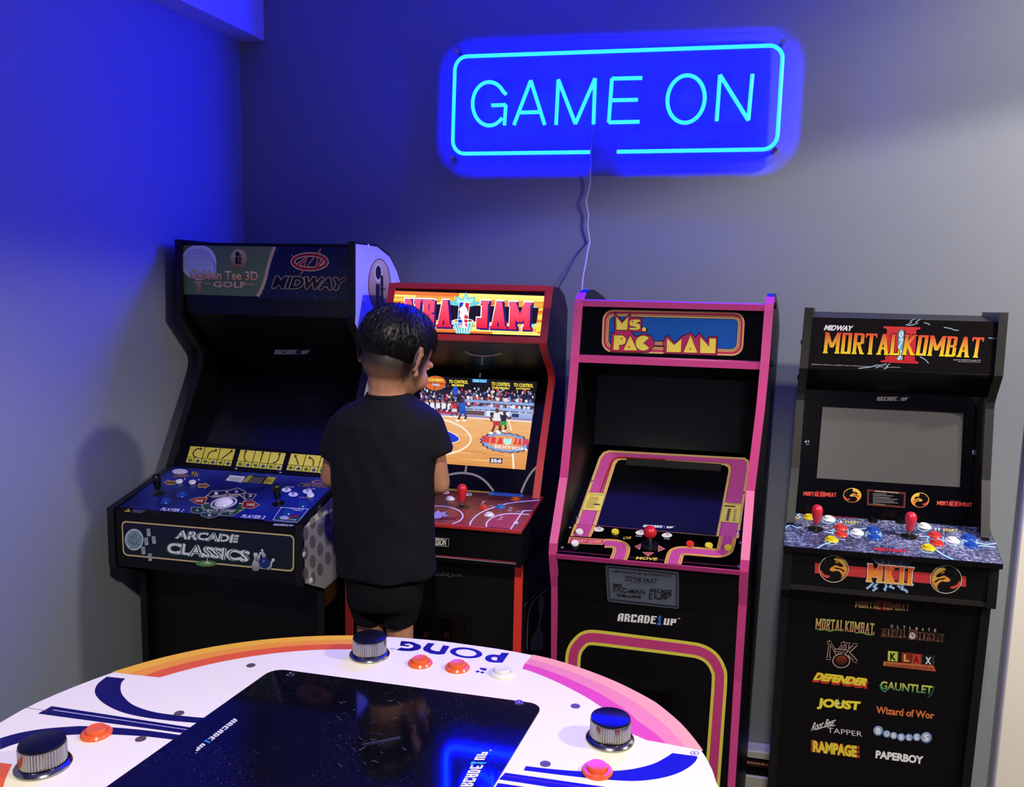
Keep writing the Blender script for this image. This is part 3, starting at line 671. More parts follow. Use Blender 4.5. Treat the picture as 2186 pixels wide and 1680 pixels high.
P.build('deck_print', PM, GT.root)
for x, y, c_, k in ((572, 408, 'f2f0ee', 1), (660, 413, 'f2f0ee', 1), (1447, 500, 'f2f0ee', 1), (588, 492, '1a4aa8', 0), (480, 535, '1a4aa8', 0), (1393, 556, '1a4aa8', 0), (1297, 606, '1a4aa8', 0)):
    o, n = on(GT, GT_D, 'B', x, y); button(GT.root, o, n, c_, .0125, CLEAR if k else None, label={'f2f0ee': 'white button with a clear collar', '1a4aa8': 'blue button'}[c_])
for x, y in ((437, 482), (1233, 548)):
    o, n = on(GT, GT_D, 'B', x, y); joystick(GT.root, o, n, '0c0c0e', s=.68)
o, n = on(GT, GT_D, 'B', 868, 546)
tb = bm_obj('trackball', lathe_bm([(.026*math.sin(math.radians(a))*1.04, -.006+.027*math.cos(math.radians(a))*.8) for a in range(0, 81, 8)][::-1], o, n, 28), mat('trackball_white', 'ece8f0', .18, spec=.6), GT.root, True)
bm_obj('collar', lathe_bm([(.036, 0), (.0355, .003), (.031, .004), (.029, .001), (.029, -.004)], o, n, 32), mat('collar_white', 'c9c6d4', .35), tb, True)
P = zB(GT.plane(*GT_F, off=.001))
C4 = [(185, 660), (1338, 757), (1335, 1002), (195, 892)]
rr2 = lambda C, r: [(p.x, p.y) for p in rrect([Vector((*c, 0)) for c in C], r, 6)]
P.poly(rr2(C4, 32), 'e0c48c', 1); P.poly(rr2([(193, 670), (1329, 766), (1326, 991), (203, 883)], 26), '0a0e30', 1.5, '0a1c22')
P.ell(270, 787, 62, 72, 'cfdce4', 3); bumps(P, 270, 787, 60, 70, '9ab4c6', 3.3, 7, .3)
for a in ('out', 'fill'):
    for st, bl, br, tl in (('ARCADE', (538, 780), (958, 812), (553, 722)), ('CLASSICS', (478, 880), (1035, 940), (488, 800))):
        if a == 'out': P.text(st, bl, br, tl, 'f0f0f6', 4, .06, out='174a34', outw=.05)
        else: P.text(st, bl, br, tl, '12182c', 5, -.024)
P.ell(750, 946, 70, 21, '5a8a48', 4); P.ell(752, 944, 44, 12, '7aa85c', 4.2); P.stroke([(757, 945), (757, 885)], 5, 'd0d0d8', 4.6); P.poly([(735, 945), (780, 947), (757, 930)], 'e8e8f0', 4.5)
def pin(x, y, s_, c_, rot=0):
    pr = [(0, -62), (12, -58), (15, -46), (9, -28), (10, -16), (24, 10), (26, 34), (16, 58), (-16, 58), (-26, 34), (-24, 10), (-10, -16), (-9, -28), (-15, -46), (-12, -58)]
    q = [(x+s_*(a*math.cos(rot)-b*math.sin(rot)), y+s_*(a*math.sin(rot)+b*math.cos(rot))) for a, b in smooth(pr, 3, True)]
    P.stroke(q, 5, '202838', 4.9, closed=True); P.poly(q, c_, 5, '7c828c')
pin(1100, 900, .55, 'f0f0f4', .5); pin(1130, 880, .5, 'f0f0f4', -.3); P.ell(1140, 942, 38, 37, '1c2c78', 5.2); P.ell(1133, 930, 8, 9, '6a80c0', 5.3); pin(1080, 935, 1.0, 'd8dce0'); pin(1178, 950, .7, 'e8e8ee', .6)
for x, y in ((365, 740), (350, 800), (400, 790), (330, 860), (375, 905)): P.poly([(x-14, y-24), (x+10, y-28), (x+16, y+22), (x-8, y+26)], 'b0b4bc', 3.4); P.stroke([(x-6, y-12), (x+6, y-14)], 4, '40485c', 3.6); P.stroke([(x-4, y), (x+8, y-2)], 4, '40485c', 3.6)
P.build('deck_front_print', PM, GT.root)
# right flank
GR = Print(GT.P(GT.w/2+.0006, 2.2, -.3), (1, 0, 0)); xR = GT.w/2+.0006
side_pts = [(2.256, .105), (2.252, -.10), (2.247, -.12), (2.352, -.23), (2.359, -.252), (2.35, -.283), (2.172, -.578), (1.912, -.634), (1.912, -.786), (2.03, -.845), (2.66, -.82), (2.66, -.06), (2.645, -.02), (2.595, .035), (2.53, .078), (2.42, .105)]
GR.pts3([GT.P(xR, *q) for q in side_pts], 'd2cfc8', 1)
GR.pts3([GT.P(xR, *q) for q in ((2.03, -.846), (2.66, -.822), (2.66, -.87), (2.03, -.90))], '7a4a1c', 1, '5a3414')
P = zA(GR); P.ell(1905, 400, 76, 176, '8a5426', 2); P.ell(1905, 398, 69, 166, 'e4cc6c', 2.3, col2='9a5c2a'); P.ell(1898, 322, 26, 62, 'e8d87c', 2.6); P.ell(1898, 318, 18, 46, '0e0e12', 3)
P.poly([(1881, 395), (1907, 393), (1907, 560), (1881, 560)], '0e0e12', 3); P.poly([(1913, 340), (1930, 335), (1932, 560), (1913, 560)], '0e0e12', 3); P.stroke([(1905, 424), (1948, 430)], 8, '0e0e12', 3)
P = zB(GR)
for x0, ys in ((1411, (748, 874, 1012)), (1460, (672, 802, 932, 1048)), (1510, (600, 720, 852, 985)), (1562, (655, 785, 910)), (1612, (600, 725, 845))):
    for y in ys: P.ell(x0, y, 20, 44, '8f8d88', 2, 22)
P.poly([(1575, 575), (1610, 605), (1578, 648)], 'f0eef4', 2.5)
GR.build('side_print', PM, GT.root)
for z, x, y in (('B', 1402, 886), ('B', 1447, 1060), ('A', 1830, 145), ('A', 1800, 510)):
    o = hit(*px(z, x, y), GR.p+GR.n*.0005, GR.n); bm_obj('bolt_cover', lathe_bm([(.0085, 0), (.008, .002), (.005, .0038), (0, .0042)], o, GR.n, 14), mat('white_cap', 'dcd8d0', .35), GT.root, True)
for x, y in ((948, 312), (1243, 336)): screw(GT, *px('B', x, y), *GT_B)

# ---------------------------------------------------------------- red cabinet
GLOWM = printmat('backlit_marquee_print', .3, 1.15); GLOWS = printmat('lit_screen', .2, 1.05)
P = NB.plane(*NB_M, off=.001); P.frame(px('C', 540, 487), px('C', 1686, 527), px('C', 582, 203), 100, 30)
Y_, O_ = ('fff07a', 'ffe14c'), ('f39a3a', 'e8742a', 'f2b23c')
v = 0; rg = random.Random(11)
rows = [1.5, 1.3, 2.1, 1.4, 2.2, 1.5, 1.9, 1.4, 2.0, 1.5, 2.1, 1.6, 1.9, 1.5, 1.8, 1.6, 2.7]
for i, h_ in enumerate(rows):
    u = 0; k = i % 2
    while u < 100:
        e = min(100, u+rg.uniform(14, 46)); P.poly([(u, v), (e, v), (e, v+h_), (u, v+h_)], rg.choice(Y_ if k else O_), 1); u = e; k = 1-k if rg.random() < .8 else k
    v += h_
    P.stroke([(0, v), (100, v)], .14, 'a84a1c', 1.3)
P.poly([(20, 9), (94, 9), (94, 21), (20, 21)], '120806', 1.8)
zC(P)
P.poly([(1603, 312), (1638, 322), (1628, 455), (1596, 462)], '9adfe0', 1.7); P.poly([(1603, 330), (1626, 336), (1618, 440), (1598, 446)], '163038', 1.75)
P.poly([(1124, 212), (1143, 256), (1196, 244), (1186, 278), (1236, 284), (1208, 306), (1160, 318), (1040, 310), (1000, 302), (1016, 278), (1052, 272), (1044, 240), (1100, 262)], '6cc8d4', 2); P.poly([(1124, 232), (1138, 268), (1180, 256), (1172, 290), (1060, 290), (1060, 258), (1102, 276)], 'a8ecec', 2.2)
P.poly([(1026, 424), (1180, 434), (1148, 514), (1052, 508)], '58b8c4', 2)
for k in range(6): P.stroke([(1036+k*26, 430), (1060+k*16, 508)], 4, 'd8f6f4', 2.3); P.stroke([(1168-k*26, 434), (1146-k*16, 510)], 4, 'd8f6f4', 2.3)
for st, bl, br, tl in (('NBA', (672, 456), (1018, 466), (684, 264)), ('JAM', (1188, 470), (1588, 486), (1196, 276))):
    slabtext(P, st, bl, br, tl, 'ffffff', 2.5, grow=.05, t=.27, s=.09, dx=4, dy=-1); slabtext(P, st, bl, br, tl, '2a1470', 3.2, grow=.035, t=.27, s=.09, dx=9, dy=5); slabtext(P, st, bl, br, tl, 'ff5a7a', 4.4, 'e01830', t=.25, s=.09)
P.poly(rr2([(1074, 280), (1153, 287), (1136, 473), (1060, 468)], 14), 'f4f4f4', 5.2); P.poly(rr2([(1079, 286), (1116, 289), (1096, 467), (1064, 464)], 8), '1838a8', 5.4); P.poly(rr2([(1116, 289), (1148, 292), (1132, 468), (1108, 467)], 8), 'd82038', 5.4)
P.poly(smooth([(1108, 292), (1122, 296), (1118, 318), (1128, 326), (1136, 350), (1142, 372), (1130, 384), (1120, 372), (1112, 400), (1116, 440), (1128, 468), (1112, 468), (1100, 430), (1088, 400), (1076, 386), (1084, 352), (1074, 340), (1092, 318), (1100, 312)], 4, True), 'f8f8f8', 5.8)
P.text('NBA', (1067, 462), (1100, 464), (1069, 444), 'f4f4f4', 6.2, .03)
P.stroke([(1103+74*math.cos(t), 422+15*math.sin(t)) for t in [2*math.pi*k/30 for k in range(30)]], 6, 'f0f8f8', 6, closed=True)
P.build('lit_marquee_print', GLOWM, NB.root)
P = zC(NB.plane(*NB_U)); c_ = 'a49c92'
P.stroke(smooth([(1118, 638), (1160, 660), (1250, 672), (1330, 665), (1384, 650)]), 12, c_, 2); P.stroke([(1244, 675), (1237, 738)], 12, c_, 2); arcade_logo(P, (1092, 782), (1345, 786), (1096, 750), '08080a', '08080a', out='4a4844'); P.build('speaker_panel_print', PM, NB.root)
P = zC(NB.plane(*NB_B))
P.stroke([(1228, 795), (1224, 826)], 14, c_, 2); P.stroke([(1128, 1448), (1120, 1512)], 14, c_, 2)
P.stroke(smooth([(930, 1575), (985, 1532), (1050, 1514), (1122, 1512), (1200, 1530), (1265, 1572), (1322, 1640)]), 15, c_, 2); P.stroke(smooth([(1660, 1440), (1600, 1500), (1555, 1570), (1520, 1652)]), 15, c_, 2)
P.build('bezel_print', PM, NB.root)
scq = [(822, 812), (1637, 857), (1550, 1488), (712, 1425)]
NB.px_slab('screen', [px('C', *q) for q in scq], *NB_B, mat('lit_screen_glass', '050506', .2), proud=.002)
P = zC(NB.plane(*NB_B, off=.0026)); M_ = lambda u, v: ((scq[0][0]*(1-u)+scq[1][0]*u)*(1-v)+(scq[3][0]*(1-u)+scq[2][0]*u)*v, (scq[0][1]*(1-u)+scq[1][1]*u)*(1-v)+(scq[3][1]*(1-u)+scq[2][1]*u)*v)
Q = lambda u0, v0, u1, v1: [M_(u0, v0), M_(u1, v0), M_(u1, v1), M_(u0, v1)]
P.poly(Q(0, 0, 1, .18), '181520', 1); P.poly(Q(0, .15, 1, .42), '26243c', 1.2); P.poly(Q(0, .44, 1, 1), 'eeb878', 1, 'dc9448')
rg = random.Random(5)
for k in range(520):
    u, v = rg.random(), .1+rg.random()**.8*.3; x, y = M_(u, v); c_ = rg.choice(['d8c8e0', 'b06a60', '6a74c0', 'e8e4f0', '8a5a4a', '4a4a80', 'c83a48', '7a9ad0', 'e0b8a0', '3a3450', '2a2440'])
    P.ell(x, y, rg.uniform(4, 10), rg.uniform(5, 13), c_, 1.5+k*.0008, 8)
P.poly(Q(.38, .245, 1, .275), '8ea6d8', 2.2); P.poly(Q(.36, .315, 1, .35), '9ab4e4', 2.2); P.poly(Q(.36, .36, 1, .43), 'b9cdee', 2.2, '8aa0cc'); P.poly(Q(0, .425, 1, .45), '9a86b4', 2.3); P.poly(Q(0, .40, .36, .435), 'b83848', 2.2)
for k in range(60):
    u, v = .4+rg.random()*.6, rg.choice([.225, .3]); x, y = M_(u, v); P.ell(x, y, rg.uniform(7, 13), rg.uniform(9, 15), rg.choice(['d8e4f0', 'c84a50', '5a74b8', 'f0e8e8', '6a4038']), 2.6, 10)
for u in (.02, .07, .12, .17, .22, .27): x, y = M_(u, .34); P.ell(x, y, 16, 30, 'e8e4ec', 2.5, 10); P.ell(x, y-30, 10, 11, 'a86a58', 2.6, 8); P.ell(x+4, y+28, 12, 12, '403050', 2.6, 8)
P.poly(Q(.42, .37, .58, .42), '6a4a48', 2.6); P.poly(Q(.60, .365, .80, .425), 'e4ecf6', 2.6); P.poly(Q(.63, .375, .67, .415), '283050', 2.8); P.poly(Q(.82, .375, .88, .415), '2a3c60', 2.8)
for k in range(64):
    u, v = rg.random()*.9, .47+rg.random()*.52; P.stroke([M_(u, v), M_(min(1, u+rg.uniform(.08, .25)), v+.001)], 3, rg.choice(['d08a3c', 'c67c34', 'f4cc90', 'e8a860']), 1.6+k*.002)
P.poly(Q(0, .447, 1, .46), 'f2e8e4', 2.6)
P.stroke(smooth([M_(*q) for q in ((0, .475), (.2, .49), (.36, .54), (.46, .62), (.5, .71), (.46, .80), (.36, .87), (.2, .92), (0, .95))]), 12, 'fae8dc', 2.8)
P.poly(smooth([M_(*q) for q in ((.1, .62), (.26, .615), (.36, .66), (.40, .705), (.36, .75), (.22, .77), (.08, .75), (.04, .68))], 5, True), '2038c8', 2.8); P.stroke(smooth([M_(*q) for q in ((.1, .62), (.26, .615), (.36, .66), (.40, .705), (.36, .75), (.22, .77), (.08, .75), (.04, .68))], 5, True), 6, 'f4e4d8', 3, closed=True)
P.stroke([M_(.80, .46), M_(.835, .57)], 8, 'faf0ea', 2.8); P.stroke([M_(.875, .83), M_(.90, 1.0)], 12, 'faf0ea', 2.8)
ctr = M_(.80, .71); spk = []
for k in range(40):
    t = 2*math.pi*k/40; q = 1.08 if k % 2 else .97; spk.append((ctr[0]+178*q*math.cos(t), ctr[1]+70*q*math.sin(t)+14*math.cos(t)))
spk = [(min(x, 1637-.138*(y-857)), y) for x, y in spk]
P.poly(spk, '5a3050', 3.2); P.poly([(min(ctr[0]+(x-ctr[0])*.92, 1630-.138*(y-857)), ctr[1]+(y-ctr[1])*.92) for x, y in spk], '7aa4d8', 3.3); P.poly([(min(ctr[0]+(x-ctr[0])*.72, 1630-.138*(y-857)), ctr[1]+(y-ctr[1])*.72) for x, y in spk], 'e89a5c', 3.4)
slabtext(P, 'NBA', (1240, 1290), (1390, 1305), (1248, 1245), 'e03a3c', 3.8, t=.3); slabtext(P, 'JAM', (1462, 1305), (1572, 1318), (1468, 1258), 'e03a3c', 3.8, t=.3); P.text('EDITION', (1330, 1330), (1560, 1352), (1330, 1308), 'e8f0fa', 3.8, .03)
P.poly([(1400, 1255), (1420, 1270), (1455, 1262), (1450, 1300), (1420, 1312), (1395, 1295)], 'b8ecec', 3.7)
def player(x, y, h_, shirt, short_, skin, lean=0):
    k = h_/100; F = lambda a, b: (x+(a+lean*(100-b)/100)*k, y-h_+b*k)
    P.poly([F(*q) for q in ((-12, 20), (12, 18), (14, 52), (-12, 54))], shirt, 4.6); P.poly([F(*q) for q in ((-14, 50), (15, 50), (18, 70), (2, 68), (-14, 70))], short_, 4.7)
    P.ell(*F(2, 10), 8*k, 10*k, skin, 4.6, 12); P.stroke([F(-8, 24), F(-24, 38), F(-18, 52)], 8*k, skin, 4.4); P.stroke([F(10, 24), F(26, 36), F(36, 30)], 8*k, skin, 4.4)
    P.stroke([F(-8, 68), F(-14, 84), F(-20, 96)], 9*k, skin, 4.4); P.stroke([F(10, 68), F(16, 82), F(8, 94)], 9*k, skin, 4.4); P.ell(*F(-22, 97), 9*k, 5*k, 'f4f4fa', 4.8, 10); P.ell(*F(8, 96), 9*k, 5*k, 'f4f4fa', 4.8, 10)
player(1100, 1140, 165, '2858c8', '2048b0', '5a3428'); player(1040, 1110, 120, 'c83040', 'd8d8e0', '6a4030'); player(1345, 1230, 185, 'dfe6ee', 'c03840', '6a3c2c'); player(1385, 1215, 150, '22283c', '2aa048', '5a3020', 10)
P.ell(1048, 920, 20, 34, '2a50d0', 4.9)
P.ell(905, 866, 76, 52, 'd86a34', 4, 30); P.stroke([(832, 862), (980, 874)], 4, '5a2010', 4.3); P.stroke([(905, 816), (900, 917)], 4, '5a2010', 4.3)
for t_, bl, br, tl, c_ in (('COLEMAN', (850, 850), (962, 856), (852, 830), 'ffe850'), ('TURBO', (878, 884), (935, 887), (880, 868), 'd8e4ff'), ('TO CONTROL', (1002, 866), (1138, 872), (1004, 842), 'ffe850'), ('MORRIS', (1022, 888), (1110, 892), (1024, 872), 'ffe850'), ('TO CONTROL', (1306, 884), (1442, 890), (1308, 858), 'ffe850'), ('TUROBORU', (1308, 906), (1434, 912), (1310, 890), 'ffe850'), ('TO CONTROL', (1466, 892), (1606, 898), (1468, 866), 'ffe850'), ('JACKSON', (1482, 914), (1582, 918), (1484, 898), 'ffe850')):
    P.text(t_, bl, br, tl, c_, 5.5, .035, out='1a1420', outw=.03)
P.poly([(1172, 836), (1276, 840), (1274, 864), (1170, 860)], '3a8cd0', 5); P.text('FREE PLAY', (1176, 858), (1270, 862), (1178, 840), '9ae8f8', 5.5, .03)
P.poly([(1296, 1402), (1388, 1408), (1384, 1444), (1294, 1438)], '14184c', 5); P.text('55:0', (1302, 1434), (1378, 1439), (1304, 1408), 'f8f8ff', 5.5, .045)
P.build('game_picture', GLOWS, NB.root)
P = NB.plane(*NB_D, off=.0008)
P.pts3([NB.P(x, *q) for x, q in ((-W2+.008, (1.912, -.5916)), (W2-.008, (1.912, -.5916)), (W2-.008, (2.03, -.588)), (-W2+.008, (2.03, -.588)))], '9a3a2c', 1); P.pts3([NB.P(x, *q) for x, q in ((-W2+.008, (2.03, -.588)), (W2-.008, (2.03, -.588)), (W2-.008, (2.2, -.583)), (-W2+.008, (2.2, -.583)))], '5a241e', 1, '8a342a')
zD(P); wA = 13
P.poly(smooth([(1432, 545), (1440, 510), (1480, 472), (1540, 450), (1620, 438)], 5)+[(1716, 440), (1632, 562)], 'b42848', 1.6)
for pp in ([(960, 382), (1040, 378), (1110, 384), (1180, 402), (1228, 434), (1234, 470), (1205, 500), (1152, 520)], [(1292, 532), (1306, 498), (1350, 452), (1420, 412), (1520, 378), (1640, 350), (1850, 330)], [(1426, 546), (1428, 515), (1462, 478), (1530, 450), (1630, 438), (1768, 446)]): P.stroke(smooth(pp), wA, 'f4ecf0', 2, yw=.6)
P.stroke([(1792, 414), (1722, 416), (1620, 564)], wA, 'f4ecf0', 2.1, yw=.6); P.ell(1664, 512, 20, 11, 'f4ecf0', 2.3)
P.poly([(1060, 216), (1482, 250), (1450, 276), (1040, 246)], 'c8b440', 2); P.poly([(1464, 250), (1730, 270), (1714, 307), (1440, 288)], '4a8ac8', 2)
for k in range(3): P.stroke([(1475+k*4, 266+k*8), (1700+k*3, 283+k*8)], 3, '1c4a80', 2.4)
P.text('PLAYER 2', (1446, 318), (1596, 330), (1450, 308), '3a1410', 2.4, .0)
P.poly([(985, 440), (1020, 425), (1040, 408), (1056, 430), (1110, 420), (1090, 445), (1130, 450), (1060, 475), (1010, 478)], 'e8e4f4', 2); P.text('JAM', (1040, 485), (1180, 488), (1052, 458), 'a02038', 3, .04, shear=.2, out='30101c', outw=.03)
for x, y in ((1100, 268), (1284, 284)): P.ell(x, y, 28, 13, 'e8e0e4', 2); P.ell(x+4, y, 9, 5, '4a2420', 2.4)
for x, y in ((1400, 350), (1620, 400), (1545, 472)):
    P.ell(x, y-10, 6, 4, 'e8d8d8', 2.4, 8); P.stroke([(x, y-6), (x-4, y+6), (x-16, y+12)], 5, 'e8d8d8', 2.4); P.stroke([(x-2, y), (x+16, y-8)], 4, 'e8d8d8', 2.4); P.ell(x+26, y-8, 5, 3, 'e07848', 2.4, 8)
for x, y, t_ in ((1440, 378, 'TURBO'), (1592, 418, 'PASS'), (1512, 488, 'SHOOT'), (1662, 424, 'STEAL')): P.text(t_, (x, y), (x+42, y+3), (x+2, y-7), 'e8d8d8', 2.6, .01)
P.build('deck_print', PM, NB.root)
for x, y, c_, l_ in ((1132, 324, 'f2f0ee', 'white button'), (1448, 452, 'f2f0ee', 'white button'), (1403, 394, 'd83a2c', 'red button'), (1538, 389, '2a78b8', 'blue button'), (1663, 324, 'e0622c', 'orange button'), (640, 360, 'd83a2c', 'red button'), (760, 330, '2a78b8', 'blue button')):
    o, n = on(NB, NB_D, 'D', x, y); button(NB.root, o, n, c_, .0112, label=l_)
o, n = on(NB, NB_D, 'D', 1230, 388); joystick(NB.root, o, n, 'd8202c', s=.70)
o, n = on(NB, NB_D, 'D', 520, 330); JOYP1 = (o, n); joystick(NB.root, o, n, 'd8202c', s=.70)
P = zD(NB.plane(*NB_F, off=.001))
P.stroke([(1005, 632), (1124, 642), (1120, 704), (1000, 695)], 4, 'a8a8a4', 2, closed=True); P.text('SESSION', (985, 690), (1098, 698), (990, 634), 'e4e0d4', 3, .03, shear=.0); P.text('JAM', (850, 680), (960, 690), (855, 620), 'e4e0d4', 3, .03)
P.stroke([(600, 737), (1664, 834)], 7, 'b83a54', 2); P.stroke([(600, 745), (1664, 845)], 4, 'c8b8b8', 2)
P.build('deck_front_print', PM, NB.root)
P = zD(NB.plane(*NB_L)); arcade_logo(P, (853, 928), (1246, 940), (853, 866), '0a0a0c', '0a0a0c', out='5c5c5e'); P.build('maker_logo', PM, NB.root)
NB.px_slab('coin_door', [px('D', *q) for q in ((560, 1215), (1310, 1250), (1300, 1560), (560, 1545))], *NB_L, BLACK, proud=.006, rad=.02)
NB.px_slab('coin_door_inset', [px('D', *q) for q in ((590, 1262), (1250, 1296), (1240, 1540), (590, 1540))], *NB_L, GLOSS, proud=.012, rad=.014)
P = zD(NB.plane(*NB_L, off=.0125))
for x in (918, 1085):
    for k in range(3): P.text('25', (x, 1400+k*16), (x+40, 1402+k*16), (x, 1389+k*16), '6a1a20', 2, .0)
P.build('coin_slot_print', PM, NB.root)
GR = Print(NB.P(NB.w/2+.0006, 2.3, -.3), (1, 0, 0)); P = zD(GR)
P.poly([(1745, 800), (1935, 690), (1935, 960), (1735, 1180)], '08070a', 1); P.stroke([(1728, 1182), (1938, 968)], 4, '8a5a62', 2)
P.poly(smooth([(1780, 1540), (1790, 1440), (1835, 1360), (1850, 1240), (1842, 1170), (1865, 1100), (1888, 1130), (1884, 1230), (1860, 1350), (1885, 1420), (1880, 1540)], 4), '56565c', 2)
P.stroke(smooth([(1755, 1540), (1756, 1400), (1768, 1240), (1800, 1150), (1880, 1070), (1935, 1030)]), 12, '5c5a60', 2)
P.text('TOURNAMENT', (1770, 690), (1832, 640), (1768, 640), '3c3a40', 2, .01)
zC(GR)
for k in range(7):
    for r in range(3):
        x, y = 1752+k*14, 235+k*13+r*48; P.stroke([(x, y), (x+6, y+12), (x+5, y+32), (x-2, y+42), (x-6, y+30), (x-5, y+8)], 2.4, '8a3c48', 2, closed=True)
for k in range(6): P.stroke([(1755+k*16, 420+k*8), (1752+k*15, 900), (1720+k*22, 1680)], 2, '3a1420', 1.5)
GR.build('side_print', PM, NB.root)

# ---------------------------------------------------------------- pink cabinet
P = zE(MP.plane(*MP_M, off=.001))
def inset(C, d):
    c = Vector((sum(p[0] for p in C)/4, sum(p[1] for p in C)/4)); return [(x+d*(1 if x < c.x else -1), y+d*(1 if y < c.y else -1)) for x, y in C]
C4 = [(508, 242), (1723, 268), (1703, 640), (496, 606)]
for d, c_, r, l_ in ((0, 'e6b878', 92, 1), (14, 'c03a5c', 80, 1.3), (34, 'e6b878', 64, 1.6), (42, '2a1008', 56, 1.8), (46, 'e6b878', 54, 2), (56, '2a1008', 46, 2.2), (60, '1f5ab0', 44, 2.4)): P.poly(rr2(inset(C4, d), r), c_, l_)
MAG, YEL, INK = 'b83060', 'f0dc58', '3a1020'
P.poly([(570, 606), (578, 440), (604, 438), (604, 262), (672, 335), (744, 270), (748, 304), (846, 308), (842, 392), (888, 402), (890, 432), (846, 440), (755, 436), (790, 470), (860, 444), (925, 466), (950, 512), (1030, 505), (1036, 470), (1062, 460), (1120, 522), (1190, 462), (1262, 436), (1300, 476), (1330, 434), (1400, 512), (1404, 470), (1492, 470), (1484, 640), (1028, 622), (1026, 560), (946, 560), (900, 612), (830, 614)], INK, 2.8)
P.poly([(575, 600), (584, 446), (610, 444), (610, 276), (672, 345), (738, 282), (742, 310), (840, 314), (836, 400), (880, 408), (882, 428), (840, 434), (742, 432), (785, 478), (860, 450), (920, 472), (946, 518), (1035, 512), (1042, 478), (1062, 470), (1120, 532), (1192, 470), (1258, 444), (1300, 486), (1332, 446), (1402, 524), (1410, 477), (1485, 477), (1478, 633), (1034, 616), (1032, 554), (942, 554), (896, 606), (830, 608)], MAG, 3)
def L(pts): P.stroke(pts, 9, INK, 3.4, closed=True); P.poly(pts, YEL, 3.7)
L([(624, 416), (622, 305), (672, 362), (724, 303), (716, 416)]); L(smooth([(822, 330), (756, 330), (734, 352), (742, 380), (776, 388), (770, 400), (740, 398), (738, 414), (806, 416), (826, 398), (820, 368), (790, 358), (822, 346)], 3, True)); L([(860+18*math.cos(t), 412+19*math.sin(t)) for t in [k*math.pi/10 for k in range(20)]])
L([(596, 587), (604, 462), (680, 464), (706, 492), (700, 530), (672, 545), (648, 545), (646, 588)]); L([(682, 590), (742, 468), (802, 592)])
L([(853, 530)]+[(853+66*math.cos(t), 530+64*math.sin(t)) for t in [math.radians(a) for a in range(38, 325, 14)]])
L([(1052, 606), (1056, 490), (1118, 545), (1180, 492), (1174, 608)]); L([(1196, 610), (1256, 466), (1316, 612)]); L([(1338, 614), (1340, 478), (1416, 560), (1418, 490), (1474, 492), (1468, 617)])
for x, y in ((760, 346), (788, 396), (668, 492), (732, 562), (1254, 580)): P.ell(x, y, 8, 9, 'c8642c', 4)
for d, c_ in ((0, INK), (5, 'e6b878'), (11, INK), (15, 'e6b878')): P.poly(inset([(948, 512), (1022, 514), (1020, 552), (946, 550)], d), c_, 3.5+d*.02)
P.build('marquee_print', PG, MP.root)
# monitor: pink band round the tilted screen
P = MP.plane(*MP_B, off=.0012); P.zoom(0, 0, 1)
P.poly([(1228.5, 1118), (1279, 976), (1288, 965), (1300, 961), (1590, 977), (1599, 983), (1600, 996), (1577, 1149)], 'd8b070', 1)
P.poly([(1234, 1118.5), (1284, 978), (1292, 968.5), (1302, 965.5), (1588, 981), (1594, 986), (1595, 998), (1571, 1148)], 'c2519a', 1.6)
P.poly([(1264, 1120), (1306, 988), (1312, 979), (1320, 975), (1552, 988), (1561, 993), (1562, 1003), (1536, 1145)], '6a1420', 2)
P.poly([(1265.5, 1120), (1307.5, 988), (1313, 980), (1321, 976), (1552, 989), (1560, 994), (1561, 1003), (1534.5, 1145)], 'd8b070', 2.3)
P.stroke([(1281, 1050), (1303, 991), (1309, 981), (1320, 976.5), (1420, 981)], 3.2, 'a8281c', 2.8)
zF(P)
for q in ([(380, 205), (529, 212), (488, 360), (328, 352)], [(1538, 290), (1697, 302), (1669, 466), (1506, 452)]): P.stroke(q, 6, '7a4a20', 2.9, closed=True); P.poly(q, 'e2d05c', 3)
P.text('INSTRUCTIONS', (396, 226), (512, 232), (399, 218), '3a3010', 3.3, .02)
for k in range(9): P.stroke([(394-k*5, 243+k*11), (488-k*4-rg.randint(0, 26), 248+k*11)], 4, '6a6020', 3.3)
P.stroke([(430, 303), (484, 308)], 9, '181808', 3.4)
P.text('1000  POINTS', (1570, 303), (1672, 312), (1572, 296), '3a3010', 3.3, .02); P.stroke([(1546, 318), (1640, 326)], 10, '181808', 3.4)
for k in range(7): P.ell(1588-k*3, 350+k*15, 16, 7, '3a2810', 3.4, 10); P.stroke([(1628-k*2, 354+k*15), (1652-k*2, 356+k*15)], 5, '181808', 3.4)
P.build('bezel_print', PG, MP.root)
MP.px_slab('screen', [(1273, 1121), (1314, 992), (1319, 984), (1326, 981.5), (1546, 993), (1554, 998), (1555, 1006), (1529, 1144)], *MP_B, mat('unlit_screen_gloss', '0a0a0e', .12), proud=.0022)
MP.px_slab('screen_hood', [px('E', *q) for q in ((712, 1508), (1520, 1562), (1512, 1622), (700, 1568))], *MP_B, mat('grey_hood', '2e2c2a', .3), proud=.004)
P = zF(MP.plane(*MP_B, off=.0026)); arcade_logo(P, (850, 500), (1104, 512), (855, 480), 'e4e4e8', '3a5a98'); P.build('maker_logo', PM, MP.root)
P = zF(MP.plane(*MP_D, off=.001)); CRM, PK = 'dca860', 'c04c98'
P.poly([(265, 474), (452, 490), (405, 585), (228, 576)], CRM, 1); P.poly([(290, 477), (420, 488), (380, 584), (254, 577)], PK, 1.5)
P.poly([(222, 584), (530, 604), (508, 652), (208, 638)], 'e8a878', 2); P.poly([(230, 588), (522, 608), (503, 646), (216, 634)], 'c64a5e', 2.3); P.text('START GAME', (246, 628), (492, 636), (252, 604), 'f0b0a0', 2.7, .01)
